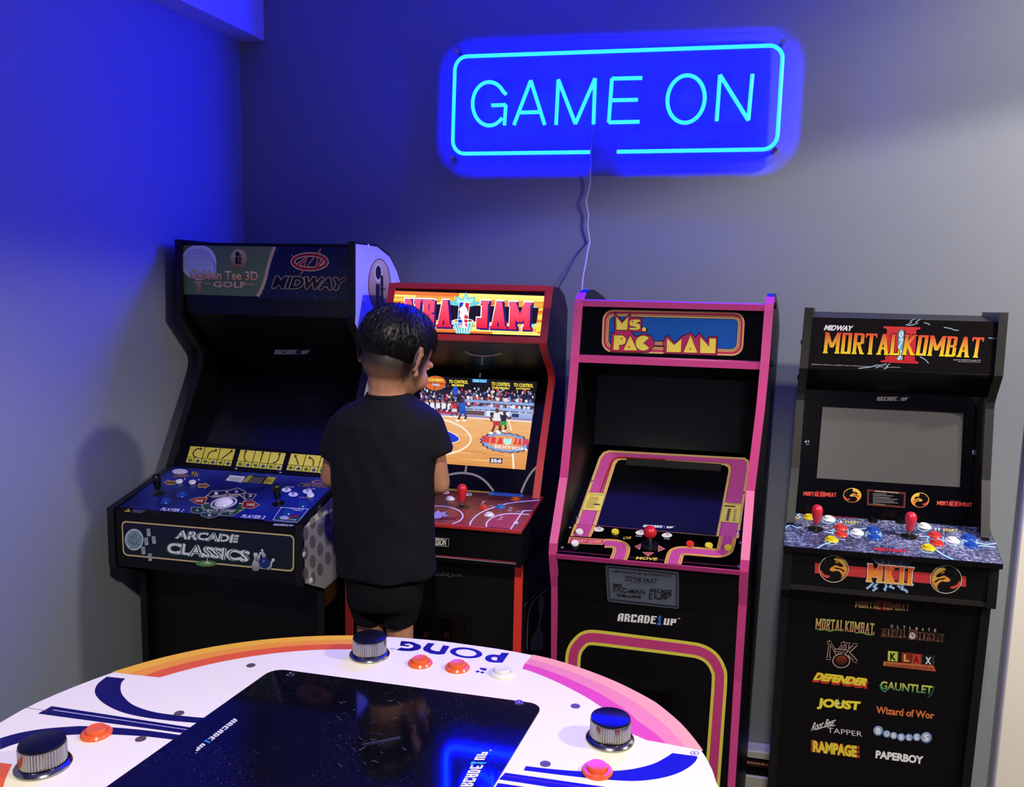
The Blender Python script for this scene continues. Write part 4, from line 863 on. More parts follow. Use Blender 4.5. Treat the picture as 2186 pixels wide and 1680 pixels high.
for w_, c_, l_ in ((150, CRM, 1), (118, '7a2018', 1.2), (112, CRM, 1.3), (88, PK, 1.6)):
    P.stroke(smooth([(520, 640), (575, 640), (632, 648), (664, 672), (662, 720), (640, 775)], 5), w_, c_, l_, yw=.5)
    P.stroke(smooth([(1576, 583), (1562, 650), (1545, 700), (1500, 722), (1400, 716), (1250, 704), (1165, 704), (1130, 730), (1105, 815)], 5), w_, c_, l_+.05, yw=.5)
for pl in ([(780, 665), (834, 643), (822, 692)], [(985, 658), (1037, 687), (980, 708)], [(848, 714), (942, 719), (893, 748)]): P.stroke(pl, 5, 'e8c0b0', 2, closed=True); P.poly(pl, 'b85068', 2.2)
P.text('LIVE', (680, 604), (748, 604), (684, 582), 'd8b850', 2, .03, shear=.2); P.text('MOVE', (788, 776), (968, 786), (798, 752), 'e0cc50', 2, .03)
for x, y in ((473, 520), (830, 548), (1055, 570)): P.ell(x, y, 44, 20, 'e4e0dc', 2); P.ell(x+4, y-10, 12, 16, 'b8b4b4', 2.3)
for x, y, t_ in ((786, 580, 'SPEAKER'), (1025, 603, 'VOL')): P.text(t_, (x, y), (x+56, y+3), (x+2, y-8), 'd8d4d4', 2.2, .01)
P.build('deck_print', PG, MP.root)
for x, y, c_, l_ in ((308, 552, 'f2f0ee', 'white button with a clear collar'), (270, 650, 'f2f0ee', 'white button with a clear collar'), (613, 552, 'e2d040', 'yellow button with a clear collar'), (1252, 655, 'e03426', 'red button with a clear collar'), (1412, 670, 'e2d040', 'yellow button with a clear collar'), (1577, 688, 'e2d040', 'yellow button with a clear collar')):
    o, n = on(MP, MP_D, 'F', x, y); button(MP.root, o, n, c_, .0122, CLEAR, l_)
o, n = on(MP, MP_D, 'F', 908, 655); joystick(MP.root, o, n, 'd01c2a', 'ball', .84)
for x, y in ((225, 500), (158, 672), (1686, 632), (1672, 832)): screw(MP, *px('F', x, y), *MP_D)
for x, y in ((408, 112), (290, 422), (1718, 214), (1662, 543)): screw(MP, *px('F', x, y), *MP_B)
PQ = [(530, 822), (1156, 884), (1156, 1200), (548, 1136)]
MP.px_slab('plaque', [px('F', *q) for q in PQ], *MP_F, mat('grey_plaque', '6a7280', .35, metal=.3), proud=.002, rad=.006)
P = zF(MP.plane(*MP_F, off=.0026)); INK2 = '14161c'
for d in (13, 22): P.stroke(inset(PQ, d), 5, INK2, 1, closed=True)
P.text('CERTIFICATE OF AUTHENTICITY', (588, 886), (1096, 930), (588, 868), INK2, 2, .015); P.text('THE VAULT', (762, 962), (972, 980), (762, 926), INK2, 2, .03); P.stroke([(704, 922), (752, 926), (752, 958), (704, 953)], 6, INK2, 2, closed=True); P.stroke([(716, 938), (740, 940)], 5, INK2, 2)
P.text('SPECIAL EDITION', (748, 978), (940, 996), (748, 966), '3a3e48', 2, .0)
P.text('MS.', (598, 1012), (682, 1022), (598, 978), INK2, 2, .03); P.text('PAC-MAN', (598, 1054), (866, 1076), (598, 1014), INK2, 2, .03); P.text('PAC-MAN', (602, 1050), (862, 1071), (602, 1018), '6a7280', 2.4, -.03)
P.text('DELUXE', (628, 1092), (834, 1110), (628, 1070), INK2, 2, .045); P.text('ARCADE', (902, 1054), (1095, 1070), (902, 1022), INK2, 2, .03); P.text('1UP', (902, 1118), (1094, 1118), (902, 1064), INK2, 2, .06); P.text('1UP', (914, 1110), (1086, 1110), (914, 1072), '6a7280', 2.4, .0)
P.build('plaque_print', PM, MP.root)
P = zF(MP.plane(*MP_L)); arcade_logo(P, (632, 1302), (1128, 1342), (642, 1236), 'f0eeec', '3c68b4', lay=3)
P.zoom(0, 0, 1); pth = smooth([(1222, 1800), (1222, 1500), (1222.5, 1418), (1227, 1388), (1241, 1369), (1252, 1362.5), (1266, 1361), (1300, 1364.5), (1370, 1373.3), (1440, 1382), (1472, 1386.3), (1490, 1389.5), (1508, 1397), (1522, 1409), (1532, 1427), (1536, 1450), (1530, 1540), (1519, 1690), (1511, 1800)], 6)
P.stroke(pth, 33, 'e6d650', 1.5); P.stroke(pth, 19.5, 'c8407c', 2); P.build('panel_print', PM, MP.root)
MP.px_slab('coin_door', [(1285, 1446), (1452, 1464), (1442, 1720), (1277, 1700)], *MP_L, BLACK, proud=.006, rad=.028); MP.px_slab('coin_door_inset', [(1296, 1462), (1436, 1478), (1428, 1700), (1290, 1684)], *MP_L, GLOSS, proud=.011, rad=.02)
for x, y in ((1655, 653), (1646, 770), (1643, 776)):
    p0 = MP.P(MP.w/2, 2.13, -.1); o = hit(x-4, y, MP.P(0, 2.14, -.1), Vector((0, -1, 0))); o.x = MP.P(MP.w/2, 2.14, o.z-ZC).x
    bm_obj('bolt_cover', lathe_bm([(.008, 0), (.0075, .004), (.005, .006), (0, .0065)], o, (1, 0, 0), 12), BLACK, MP.root, True)

# ---------------------------------------------------------------- black cabinet by the door
P = zH(MK.plane(*MK_M, off=.001)); P.poly([(280, 148), (1888, 188), (1882, 632), (243, 580)], '14110f', .6)
BLT = [[(1220, 165), (1180, 190), (1195, 200), (1150, 215), (1110, 218)], [(1170, 163), (1130, 185), (1145, 195), (1095, 216)], [(1250, 195), (1290, 205), (1300, 218)], [(1420, 235), (1480, 245), (1500, 255), (1545, 262)], [(1800, 325), (1850, 330), (1885, 322)], [(1215, 485), (1260, 510), (1290, 542)], [(690, 585), (790, 575), (850, 555), (880, 560), (840, 585)], [(960, 545), (930, 565), (945, 575), (905, 592)], [(860, 560), (900, 556), (930, 546)]]
for b_ in BLT: P.stroke(b_, 11, '3a5a6a', 1); P.stroke(b_, 4, 'c8e4ec', 1.3)
P.poly([(1035, 232), (1085, 234), (1068, 520), (1018, 516)], '5a8a98', 1.2, '8ab0b8')
for b_ in ([(1075, 236), (1040, 300), (1066, 340), (1035, 410), (1060, 450), (1030, 515)], [(1050, 250), (1070, 290), (1042, 350)]): P.stroke(b_, 14, 'd4ecec', 1.5)
def two(P, bl, br, tl, col, lay, grow=0, ink='0c0808'):
    slabtext(P, 'II', bl, br, tl, ink, lay, t=.26, s=.09, gap=-.06, grow=.03); slabtext(P, 'II', bl, br, tl, col, lay+.6, t=.24, s=.08, gap=-.06)
P.poly([(895, 220), (1226, 230), (1226, 262), (1192, 262), (1182, 512), (1210, 516), (1208, 554), (872, 540), (872, 508), (912, 510), (925, 254), (895, 254)], '0c0808', 2, holes=[[(1028, 258), (1094, 260), (1080, 514), (1012, 512)]])
P.poly([(903, 225), (1220, 235), (1220, 250), (1186, 256), (1172, 518), (1204, 530), (1202, 546), (880, 534), (880, 518), (918, 512), (934, 250), (903, 240)], 'd43a38', 2.4, 'c02c30', holes=[[(1030, 256), (1092, 258), (1078, 516), (1014, 514)]])
for st, bl, br, tl in (('MORTAL', (385, 456), (1036, 474), (404, 276)), ('KOMBAT', (1060, 470), (1738, 496), (1088, 296))):
    slabtext(P, st, bl, br, tl, '0c0808', 3, t=.2, s=.07, gap=.03, grow=.03); slabtext(P, st, bl, br, tl, 'e04a38', 3.8, 'f4d830', t=.2, s=.07, gap=.03)
P.text('MIDWAY', (393, 261), (642, 268), (400, 214), 'f0ece8', 3, .05, shear=.25)
P.text('MIDWAY, MORTAL KOMBAT and all related characters and elements are trademarks', (290, 556), (1048, 582), (290, 547), 'c8c4c0', 2, .01); P.text('MORTAL KOMBAT II Copyright 1993', (1502, 520), (1735, 525), (1503, 508), 'c8c4c0', 2, .01); P.text('Midway Manufacturing Company', (1540, 533), (1732, 537), (1541, 524), 'c8c4c0', 2, .01)
P.build('marquee_print', PG, MK.root)
MK.px_slab('screen', [px('H', *q) for q in ((385, 915), (1588, 970), (1555, 1600), (333, 1522))], *MK_B, mat('grey_haze_screen', '484544', .36, spec=.7, nscale=2, namt=.06), proud=.002)  # grey base colour stands in for the haze reflected in the screen
P = zH(MK.plane(*MK_B, off=.0012)); arcade_logo(P, (848, 863), (1108, 862), (850, 828), 'b8b4ae', '24406c')
zI(P)
def emblem(P, x, y, rx, ry, flip=1, ring=True, lay=2):
    P.ell(x, y, rx, ry, 'e8dcb4' if ring else 'e0b040', lay, 40)
    if ring: P.ell(x, y, rx*.955, ry*.955, '0a0808', lay+.2, 40)
    P.ell(x, y, rx*(.9 if ring else .98), ry*(.9 if ring else .98), 'e6c048', lay+.4, 40, col2='d86a34')
    T = lambda pts: [(x+flip*a*rx*.93, y-b*ry*.93) for a, b in pts]
    P.poly(T(smooth([(-1, 0), (-.86, .5), (-.5, .86), (-.05, .99), (.12, .86), (0, .74), (.3, .58), (.6, .36), (.68, .2), (.5, .15), (.3, .24), (.12, .3), (-.04, .2), (-.24, .06), (-.28, -.12), (-.05, -.2), (.3, -.16), (.52, -.36), (.58, -.62), (.36, -.93), (-.2, -.98), (-.7, -.7)], 3, True)), '0a0808', lay+.8)
    P.poly(T(smooth([(.0, .12), (.3, .08), (.55, .02), (.78, -.16), (.7, -.24), (.45, -.04), (.2, -.02)], 3, True)), '0a0808', lay+.9)
    P.poly(T([(-.98, -.08), (-.86, -.16), (-.76, -.34), (-.62, -.48), (-.34, -.52), (-.26, -.64), (-.5, -.72), (-.78, -.6), (-.94, -.36)]), 'd84a3c', lay+1)
    P.poly(T([(.12, .6), (.34, .46), (.3, .42), (.1, .52)]), 'e6c048', lay+1.1); P.poly(T([(-.75, .3), (-.6, .62), (-.52, .56), (-.64, .28)]), '2c2018', lay+1.1)
def mklogo(P, x0, y0, x1, y1, dy, lay=2, c1='ec6450', c2='e04a40'):
    w_ = x1-x0; q = lambda a, b: (x0+w_*a, y0+dy*a+(y1-y0)*b)
    two(P, q(.36, 1.12), q(.66, 1.12), q(.37, -.1), '8e1c24', lay)
    slabtext(P, 'MORTAL', q(0, 1), q(.47, 1), q(.01, .12), c1, lay+1.6, c2, t=.2, s=.07, gap=.05); slabtext(P, 'KOMBAT', q(.51, 1), q(1, 1), q(.52, .12), c1, lay+1.6, c2, t=.2, s=.07, gap=.05)
mklogo(P, 298, 32, 580, 72, 12); mklogo(P, 1440, 112, 1740, 152, 16)
emblem(P, 718, 69, 78, 62, 1, False); emblem(P, 1297, 110, 78, 64, -1, False)
for d, c_ in ((0, '8a4a30'), (6, '0a090c'), (10, '6a3020'), (14, '08080b')): P.poly(inset([(848, 20), (1174, 46), (1168, 176), (846, 152)], d), c_, 2+d*.03)
P.text('MORTAL KOMBAT II INSTRUCTIONS', (915, 40), (1112, 54), (916, 30), 'c8c0b4', 3, .02)
for k, e in enumerate((1030, 1085, 1060, 1125, 1095, 1130, 1020)): P.stroke([(895, 55+k*14), (e-20, 60+k*15)], 4, '9a948c', 3)
P.build('bezel_print', PG, MK.root)
for x, y in ((250, 1218), (1682, 1300)): screw(MK, *px('H', x, y), *MK_B, r=.006)
# stone deck with lightning
ST = bpy.data.materials.new('stone_print'); ST.use_nodes = True; nt = ST.node_tree; bs = nt.nodes['Principled BSDF']; bs.inputs['Roughness'].default_value = .35
tcn = nt.nodes.new('ShaderNodeTexCoord'); nz = nt.nodes.new('ShaderNodeTexNoise'); nz.inputs['Scale'].default_value = 130; nz.inputs['Detail'].default_value = 8; nz.inputs['Roughness'].default_value = .7
n2 = nt.nodes.new('ShaderNodeTexNoise'); n2.inputs['Scale'].default_value = 9
ad = nt.nodes.new('ShaderNodeMath'); ad.operation = 'MULTIPLY_ADD'; ad.inputs[1].default_value = .35
rp = nt.nodes.new('ShaderNodeValToRGB'); rp.color_ramp.elements[0].position = .55; rp.color_ramp.elements[0].color = (*lin('181c34'), 1); rp.color_ramp.elements[1].position = .86; rp.color_ramp.elements[1].color = (*lin('b8bcd8'), 1)
e_ = rp.color_ramp.elements.new(.69); e_.color = (*lin('50567e'), 1)
for q in (nz, n2): nt.links.new(tcn.outputs['Object'], q.inputs['Vector'])
nt.links.new(n2.outputs['Fac'], ad.inputs[0]); nt.links.new(nz.outputs['Fac'], ad.inputs[2]); nt.links.new(ad.outputs[0], rp.inputs[0]); nt.links.new(rp.outputs[0], bs.inputs['Base Color'])
DQ = [(1672.5, 1166), (2142, 1205.5), (2128, 1168), (2112, 1127), (1680, 1085), (1675, 1125)]
MK.px_slab('control_deck', DQ, *MK_D, BLACK, th=.012, proud=-.0005); MK.px_slab('deck_overlay', [(1673.5, 1164.5), (2140, 1203.5), (2127, 1168), (2111, 1128), (1681, 1086.5), (1676, 1125)], *MK_D, ST, th=.001, proud=.001)
P = zI(MK.plane(*MK_D, off=.0014))
LT = [[(148, 300), (190, 318), (150, 345)], [(190, 318), (240, 345), (320, 335)], [(240, 190), (270, 225), (250, 240), (290, 262)], [(480, 380), (560, 395), (600, 380)], [(540, 470), (470, 490), (420, 522)], [(640, 400), (700, 395), (760, 380)], [(860, 400), (960, 400), (900, 440)], [(760, 360), (850, 350)], [(1290, 420), (1370, 420), (1420, 400)], [(1440, 540), (1500, 580), (1580, 618)], [(1500, 460), (1580, 470)], [(1760, 470), (1860, 490), (1950, 480)], [(1790, 500), (1880, 505), (1945, 515)], [(1660, 450), (1720, 470)], [(1440, 440), (1500, 455)], [(600, 440), (540, 470)]]
for b_ in LT: P.stroke(b_, 34, '3f5c90', 1, yw=.5); P.stroke(b_, 18, '7ab4d4', 1.2, yw=.5); P.stroke(b_, 7, 'e4f6fa', 1.4, yw=.6)
for x, y, r_ in ((617, 382, 90), (757, 395, 70), (900, 405, 85), (540, 458, 72), (1430, 450, 95), (1573, 463, 72), (1722, 473, 88), (1367, 528, 72), (517, 278, 72), (1333, 342, 72)): P.ell(x, y, r_*.84, r_*.52, '8ac0dc', 1.1, 24, hole=.8)
for x0, st, k in ((322, 'MORTAL KOMBAT', 0),): slabtext(P, st, (322, 252), (762, 264), (328, 214), 'd83a40', 2.4, 'c02830', t=.24); 
P.poly([(775, 225), (1448, 276), (1440, 308), (775, 262)], 'e4d030', 2); P.poly([(782, 229), (970, 243), (968, 272), (782, 258)], '14140c', 2.3); P.poly([(790, 243), (836, 234), (930, 241), (964, 257), (920, 266), (836, 260)], 'd8c430', 2.5); P.stroke([(840, 246), (930, 253)], 5, '14140c', 2.7)
arcade_logo(P, (1458, 300), (1728, 318), (1465, 286), 'f0f0f4', 'c8d8f0', tm=False)
for bl, br, tl, t_ in (((652, 308), (775, 314), (656, 288), 'START'), ((1490, 376), (1616, 382), (1494, 354), 'START'), ((215, 270), (268, 274), (220, 252), 'LIVE')): P.text(t_, bl, br, tl, 'f0dc80', 3, .04, out='181828', outw=.03)
for x, y in ((622, 296), (1432, 358), (1460, 360)): P.poly([(x, y-14), (x+12, y), (x+5, y), (x+5, y+12), (x-5, y+12), (x-5, y), (x-12, y)], 'f0f0f4', 3)
P.text('MIDWAY', (898, 540), (1190, 562), (908, 514), 'e02c44', 3, .05, shear=.25, out='101020', outw=.03)
for x, y, t_ in ((375, 404, 'DUCK'), (1178, 472, 'DUCK'), (300, 330, 'FLIP'), (465, 346, 'FLIP'), (1085, 392, 'FLIP'), (1258, 408, 'FLIP'), (250, 352, 'MOVE'), (1040, 414, 'MOVE'), (520, 372, 'MOVE'), (865, 474, 'LOW KICK'), (1700, 542, 'LOW KICK'), (608, 448, 'PUNCH'), (1440, 522, 'PUNCH'), (740, 432, 'BLOCK'), (1555, 500, 'BLOCK')): P.text(t_, (x, y), (x+52, y+5), (x+2, y-9), 'e4e8f0', 3, .02)
P.build('deck_print', PG, MK.root)
for x, y, c_, l_ in ((350, 266, 'e4cc1c', 'yellow'), (540, 458, 'e4cc1c', 'yellow'), (1367, 528, 'e4cc1c', 'yellow'), (517, 280, 'f2f0ee', 'white'), (757, 396, 'f2f0ee', 'white'), (1333, 343, 'f2f0ee', 'white'), (1573, 464, 'f2f0ee', 'white'), (617, 354, 'd83a34', 'red'), (622, 414, 'd83a34', 'red'), (1423, 419, 'd83a34', 'red'), (1440, 487, 'd83a34', 'red'), (897, 374, '1c50b0', 'blue'), (905, 438, '1c50b0', 'blue'), (1710, 442, '1c50b0', 'blue'), (1733, 507, '1c50b0', 'blue')):
    o, n = on(MK, MK_D, 'I', x, y); button(MK.root, o+n*.0012, n, c_, .0135, label=l_+' button')
for x, y in ((893, 294), (1130, 308)):
    o, n = on(MK, MK_D, 'I', x, y); bm_obj('slide_switch', lathe_bm([(.012, 0), (.012, .003), (.006, .004), (.006, .009), (0, .01)], o+n*.0012, n, 14), BLACK, MK.root, True)
for x, y in ((404, 362), (1200, 428)):
    o, n = on(MK, MK_D, 'I', x, y); joystick(MK.root, o+n*.0012, n, 'd8263c', s=.72)
for x, y in ((1873, 403), (178, 268)):
    o, n = on(MK, MK_D, 'I', x, y); bm_obj('bolt_cover', lathe_bm([(.0075, 0), (.007, .0015), (0, .002)], o+n*.0012, n, 12), BLACK, MK.root, True)
P = zI(MK.plane(*MK_F, off=.001))
P.poly([(875, 610), (1245, 625), (1190, 680), (1110, 662), (1000, 668), (930, 660)], '4a5c78', .8, '28344c'); P.poly([(400, 645), (1693, 762), (1690, 853), (397, 735)], 'c8383c', 1.2)
for b_ in ([(900, 815), (865, 850), (840, 868)], [(940, 815), (905, 850), (925, 865), (890, 885)], [(1000, 822), (1010, 850), (995, 870), (1005, 886)], [(1060, 828), (1040, 850), (1080, 866)], [(1120, 832), (1150, 850), (1140, 870), (1175, 880), (1190, 902)], [(1100, 830), (1130, 860)]): P.stroke(b_, 26, '4a6c98', 1.5); P.stroke(b_, 10, 'c4dcec', 1.8)
for b_ in ([(960, 612), (985, 650)], [(1040, 616), (1030, 655)], [(900, 620), (945, 655)], [(1150, 625), (1120, 660)]): P.stroke(b_, 8, '9ab4c8', 1.4)
emblem(P, 560, 698, 127, 117, 1); emblem(P, 1520, 788, 136, 122, -1)
slabtext(P, 'MKII', (836, 806), (1238, 840), (848, 652), '1a0a08', 3.2, t=.26, s=.08, gap=.08, grow=.05); slabtext(P, 'MKII', (836, 806), (1238, 840), (848, 652), 'f0e8dc', 3.9, t=.26, s=.08, gap=.08, grow=.02); slabtext(P, 'MKII', (840, 804), (1234, 838), (852, 656), 'dc5030', 4.7, 'f0a83c', t=.26, s=.08, gap=.08)
P.build('deck_front_print', PM, MK.root)
T_ = lambda: P.build('game_title_print', PM, MK.root); N_ = lambda: zJ(MK.plane(*MK_L))
P = zJ(MK.plane(*MK_L))
mklogo(P, 925, 72, 1330, 128, 26, c1='b87a50', c2='d0a468')
T_(); P = N_()
slabtext(P, 'MORTAL', (628, 288), (838, 305), (634, 208), 'e8dc70', 2, 'c87868', t=.19, s=.09, gap=.05); slabtext(P, 'KOMBAT', (848, 306), (1066, 326), (854, 228), 'e8dc70', 2, 'c87868', t=.19, s=.09, gap=.05)
P.stroke(smooth([(632, 284), (670, 296), (700, 292), (740, 304), (776, 296), (830, 300)]), 9, '7a9a48', 3); P.stroke(smooth([(930, 318), (980, 316), (1010, 328), (1062, 330), (1066, 310)]), 9, '7a9a48', 3)
T_(); P = N_()
for k, ch in enumerate('ULTIMATE'): x = 1194+k*46; P.text(ch, (x, 280+k*4.4), (x+(6 if ch == 'I' else 15), 281+k*4.4), (x, 256+k*4.6), 'd8d0c0', 2, .03)
for st, bl, br, tl in (('MORTAL', (1120, 344), (1304, 356), (1124, 284)), ('KOMBAT', (1394, 370), (1588, 386), (1398, 312))): slabtext(P, st, bl, br, tl, '9a7858', 2, t=.26, s=.1, gap=.02, grow=.02); slabtext(P, st, bl, br, tl, '3a1420', 2.9, t=.2, s=.06, gap=.02)
P.text('3', (1326, 366), (1388, 368), (1330, 296), '5a3830', 2.6, .05, out='9a7858', outw=.03); P.ell(1353, 338, 24, 24, 'd8d0c8', 3.2); P.stroke(smooth([(1340, 336), (1352, 330), (1362, 340), (1350, 348)]), 5, '3a1420', 3.5)
T_(); P = N_()
MKO = ([(728, 508), (738, 388), (790, 474), (838, 396), (832, 470)], [(872, 398), (862, 522)], [(934, 404), (870, 462), (934, 530)], [(716, 388), (750, 390)], [(820, 397), (890, 401)], [(910, 404), (946, 407)], [(710, 507), (748, 511)], [(915, 530), (944, 533)])
for w_, c_, l_ in ((27, 'd8b8a4', 2), (17, '120c10', 2.6)):
    for q in MKO: P.stroke(q, w_ if len(q) > 2 or abs(q[0][0]-q[1][0]) < 15 else w_*.62, c_, l_)
P.ell(824, 526, 66, 54, 'd8b8a4', 3.2); P.ell(824, 526, 60, 49, '120c10', 3.4); P.ell(826, 520, 42, 34, '8a3a24', 3.6, col2='2a1010'); P.stroke([(774, 446), (866, 454), (822, 492), (862, 512)], 24, 'd8b8a4', 3.1); P.stroke([(778, 447), (862, 455), (824, 490), (860, 510)], 16, '120c10', 3.5)
T_(); P = N_()
for ch, x, y, bg, fg in (('K', 1172, 452, 'c8d050', '141810'), ('L', 1272, 462, '8a2820', 'd8b850'), ('A', 1346, 472, 'c83a34', '7a1818'), ('X', 1434, 482, '101820', 'e8ecf0')):
    P.poly([(x, y), (x+72, y+6), (x+70, y+80), (x-2, y+74)], bg, 2); P.poly([(x+72, y+6), (x+84, y), (x+82, y+70), (x+70, y+80)], '3a4020', 2.1); P.text(ch, (x+16, y+68), (x+58, y+72), (x+18, y+14), fg, 3, .04)
P.poly([(1140, 530), (1510, 560), (1530, 606), (1134, 562)], 'c8783c', 2, 'b84a34'); P.text('IT IS THE NINETIES AND THERE IS TIME FOR', (1160, 562), (1510, 594), (1160, 546), '5a2018', 3, .0)
T_(); P = N_()
P.text('DEFENDER', (604, 684), (1016, 736), (634, 626), 'c8342c', 2, .08, shear=.0); P.text('DEFENDER', (612, 668), (1004, 716), (646, 612), 'ecd838', 3, .07, out='2a1008', outw=.012)
T_(); P = N_()
P.text('GAUNTLET', (1112, 738), (1500, 776), (1118, 676), 'd8dc60', 2, .03, col2='1e6a48', out='123828', outw=.02); P.stroke(smooth([(1112, 700), (1124, 738), (1150, 756), (1164, 740)]), 9, '3a8a58', 2.6); P.stroke([(1520, 716), (1494, 780), (1466, 798)], 7, '2a7050', 2.6)
T_(); P = N_()
P.text('JOUST', (640, 886), (958, 914), (652, 802), 'f0e040', 2, .06, out='3a1408', outw=.02)
st_ = [(803+(26 if k % 2 == 0 else 5)*(1.6 if k % 4 == 0 else 1)*math.sin(k*math.pi/8)*.7, 842+(26 if k % 2 == 0 else 5)*(1.6 if k % 4 == 0 else 1)*math.cos(k*math.pi/8)) for k in range(16)]; P.poly(st_, 'fff8e0', 3)
T_(); P = N_()
P.text('Wizard of Wor', (1082, 918), (1516, 962), (1084, 862), 'd8743c', 2, .035, out='2a1008', outw=.015)
T_(); P = N_()
P.text('Root Beer', (598, 1050), (776, 1004), (610, 990), 'f0ece8', 2, .012, shear=.35); P.stroke(smooth([(640, 1040), (700, 1018), (780, 1008)]), 5, 'f0ece8', 2); P.text('TAPPER', (722, 1060), (980, 1092), (720, 1022), 'e8e4e4', 2, -.005)
T_(); P = N_()
for k, (ch, x, y, r_) in enumerate((('B', 1100, 1048, 38), ('U', 1164, 1072, 28), ('B', 1216, 1084, 28), ('B', 1272, 1096, 30), ('L', 1330, 1098, 28), ('E', 1388, 1096, 30), ('S', 1458, 1098, 42))): P.ell(x, y, r_, r_, '5a7ab0', 2+k*.01); P.ell(x-3, y-3, r_*.86, r_*.86, '9ab2d8', 2.2+k*.01); P.text(ch, (x-r_*.5, y+r_*.62), (x+r_*.5, y+r_*.68), (x-r_*.5, y-r_*.62), 'f4f6fa', 3, .05, out='1c2840', outw=.02)
T_(); P = N_()
P.text('RAMPAGE', (598, 1206), (962, 1254), (598, 1112), 'b83a2c', 2, .07); P.text('RAMPAGE', (612, 1206), (940, 1248), (612, 1118), 'f0d83c', 3, .06, out='3a1408', outw=.015)
T_(); P = N_()
P.text('PAPERBOY', (1078, 1252), (1432, 1298), (1082, 1192), 'f4f2ee', 2, .05, out='2a2a2e', outw=.02)
T_()
for q in ((1711, 731), (1704, 806), (1668, 1212), (1665, 1246)):
    o = hit(q[0]+4, q[1], MK.P(0, 2.32, -.1), Vector((0, -1, 0))); o.x = MK.P(-MK.w/2, 2.32, o.z-ZC).x
    bm_obj('bolt_cover', lathe_bm([(.008, 0), (.0075, .004), (.005, .006), (0, .0065)], o, (-1, 0, 0), 12), BLACK, MK.root, True)
# ================================================================ round table-top game in front
ZT = ZC-.62; PCX, PCY, PR = -.4049, .8022, .52685
OUT = [(5, -.03), (16, -.042), (23.5, -.0383), (27.9, -.0167), (31.7, -.0031), (39.2, .0199), (45.9, .0328), (54, .0285), (61.6, .02), (68, .012), (74.4, -.0043), (83.3, -.0225), (94.2, -.0262), (102.2, -.0223), (106.7, -.0194), (115.4, -.01), (124.4, .0027), (133, .0115), (141.3, .0161), (149.7, .0153), (159.4, .0069), (164, .0032), (168.6, -.0112), (178, -.024), (185, -.03)]
def prad(deg):
    d = deg % 360
    if d > 185: d -= 180
    if d < 5: d += 180
    d = max(5, min(185, d))
    for (a, ra), (b, rb) in zip(OUT, OUT[1:]):
        if d <= b: return PR*(1+ra+(rb-ra)*(d-a)/(b-a))
def pp(deg, k, z=0): r = prad(deg)*k; return Vector((PCX+r*math.cos(math.radians(deg)), PCY+r*math.sin(math.radians(deg)), ZT+z))
T = empty('gaming_table', (PCX, PCY, 0), 'white round gaming table with orange and pink stripes, chrome knobs and a dark glass screen', 'table')
TW = mat('table_white', 'f0e7ca', .42, bump=.12, bscale=900)
b = bmesh.new(); rings = []
for k, z in ((.996, 0), (1.0, -.003), (1.0, -.05), (.97, -.056)): rings.append([b.verts.new(pp(a, k, z)) for a in range(0, 360, 3)])
b.faces.new(rings[0]); b.faces.new(rings[-1][::-1]); n = len(rings[0])
for p, q in zip(rings, rings[1:]):
    for i in range(n): b.faces.new([p[i], q[i], q[(i+1) % n], p[(i+1) % n]])
bm_obj('table_top', b, TW, T, True, sharp=50)
bm_obj('cabinet_body', lathe_bm([(0, 0), (.26, 0), (.26, -.13), (.20, -.17), (.09, -.2), (.085, -.94), (.16, -.96), (0, -.96)], (PCX, PCY, ZT-.054), (0, 0, 1), 40), BLACK, T, True)
bm_obj('base_plate', lathe_bm([(0, .026), (.25, .026), (.27, .02), (.28, .005), (.28, 0), (0, 0)], (PCX, PCY, 0), (0, 0, 1), 48), BLACK, T, True)
P = Print((0, 0, ZT), (0, 0, 1)); P.EPS = .00012
def band(rows, cols, lay=1):
    """rows: (outer angle, inner angle lerp by ratio) -> list of (deg, ratios[4])"""
    for j, c_ in enumerate(cols):
        vs = [(r[j][0], r[j][1]) for r in rows]; ws = [(r[j+1][0], r[j+1][1]) for r in rows]
        pts = [pp(*q) for q in vs]+[pp(*q) for q in ws[::-1]]
        o = len(P.v)
        for q in pts: P.v.append(q+Vector((0, 0, P.EPS*lay))); P.c.append(lin(c_))
        m_ = len(vs); P.f += [[o+i, o+i+1, o+2*m_-2-i, o+2*m_-1-i] for i in range(m_-1)]
def bandrows(key, N=40):
    """key: list of ((deg x4), (ratio x4)) at control positions, interpolated"""
    out = []
    for i in range(N+1):
        t = i/N*(len(key)-1); k = min(int(t), len(key)-2); f = t-k
        out.append([(key[k][0][j]*(1-f)+key[k+1][0][j]*f, key[k][1][j]*(1-f)+key[k+1][1][j]*f) for j in range(4)])
    return out
band(bandrows([((149.7, 148.2, 146.2, 144.3), (1, .958, .912, .874)), ((141.3, 142, 142.7, 142.9), (1, .9587, .92, .873)), ((115.4,)*4, (1, .965, .932, .892)), ((101.9, 102.1, 102.3, 102.6), (1, .966, .932, .892))]), ['eeb22c', 'ec962c', 'e25c28'])
band(bandrows([((71.3, 71, 70.7, 70), (1, .966, .931, .895)), ((58,)*4, (1, .958, .915, .872)), ((45.9, 44.3, 42.6, 40.5), (1, .950, .896, .842)), ((31.4, 33, 34.9, 37.1), (1, .96, .918, .872))]), ['f2a23c', 'e8863e', 'dc4c46'])
def zK(P): return P.zoom(0, 1340, 2.876)
def zL(P): return P.zoom(700, 1340, 2.602)
zpx['K'] = (0, 1340, 2.876); zpx['L'] = (700, 1340, 2.602)
NAVY = '0e0b48'; zK(P)
P.poly(smooth([(655, 300), (600, 345), (582, 390), (600, 430), (650, 472), (740, 515), (870, 547), (1040, 570), (1212, 585)], 5)+smooth([(1262, 553), (1160, 545), (960, 520), (830, 480), (770, 435), (742, 390), (745, 340), (770, 312)], 5), NAVY, 1)
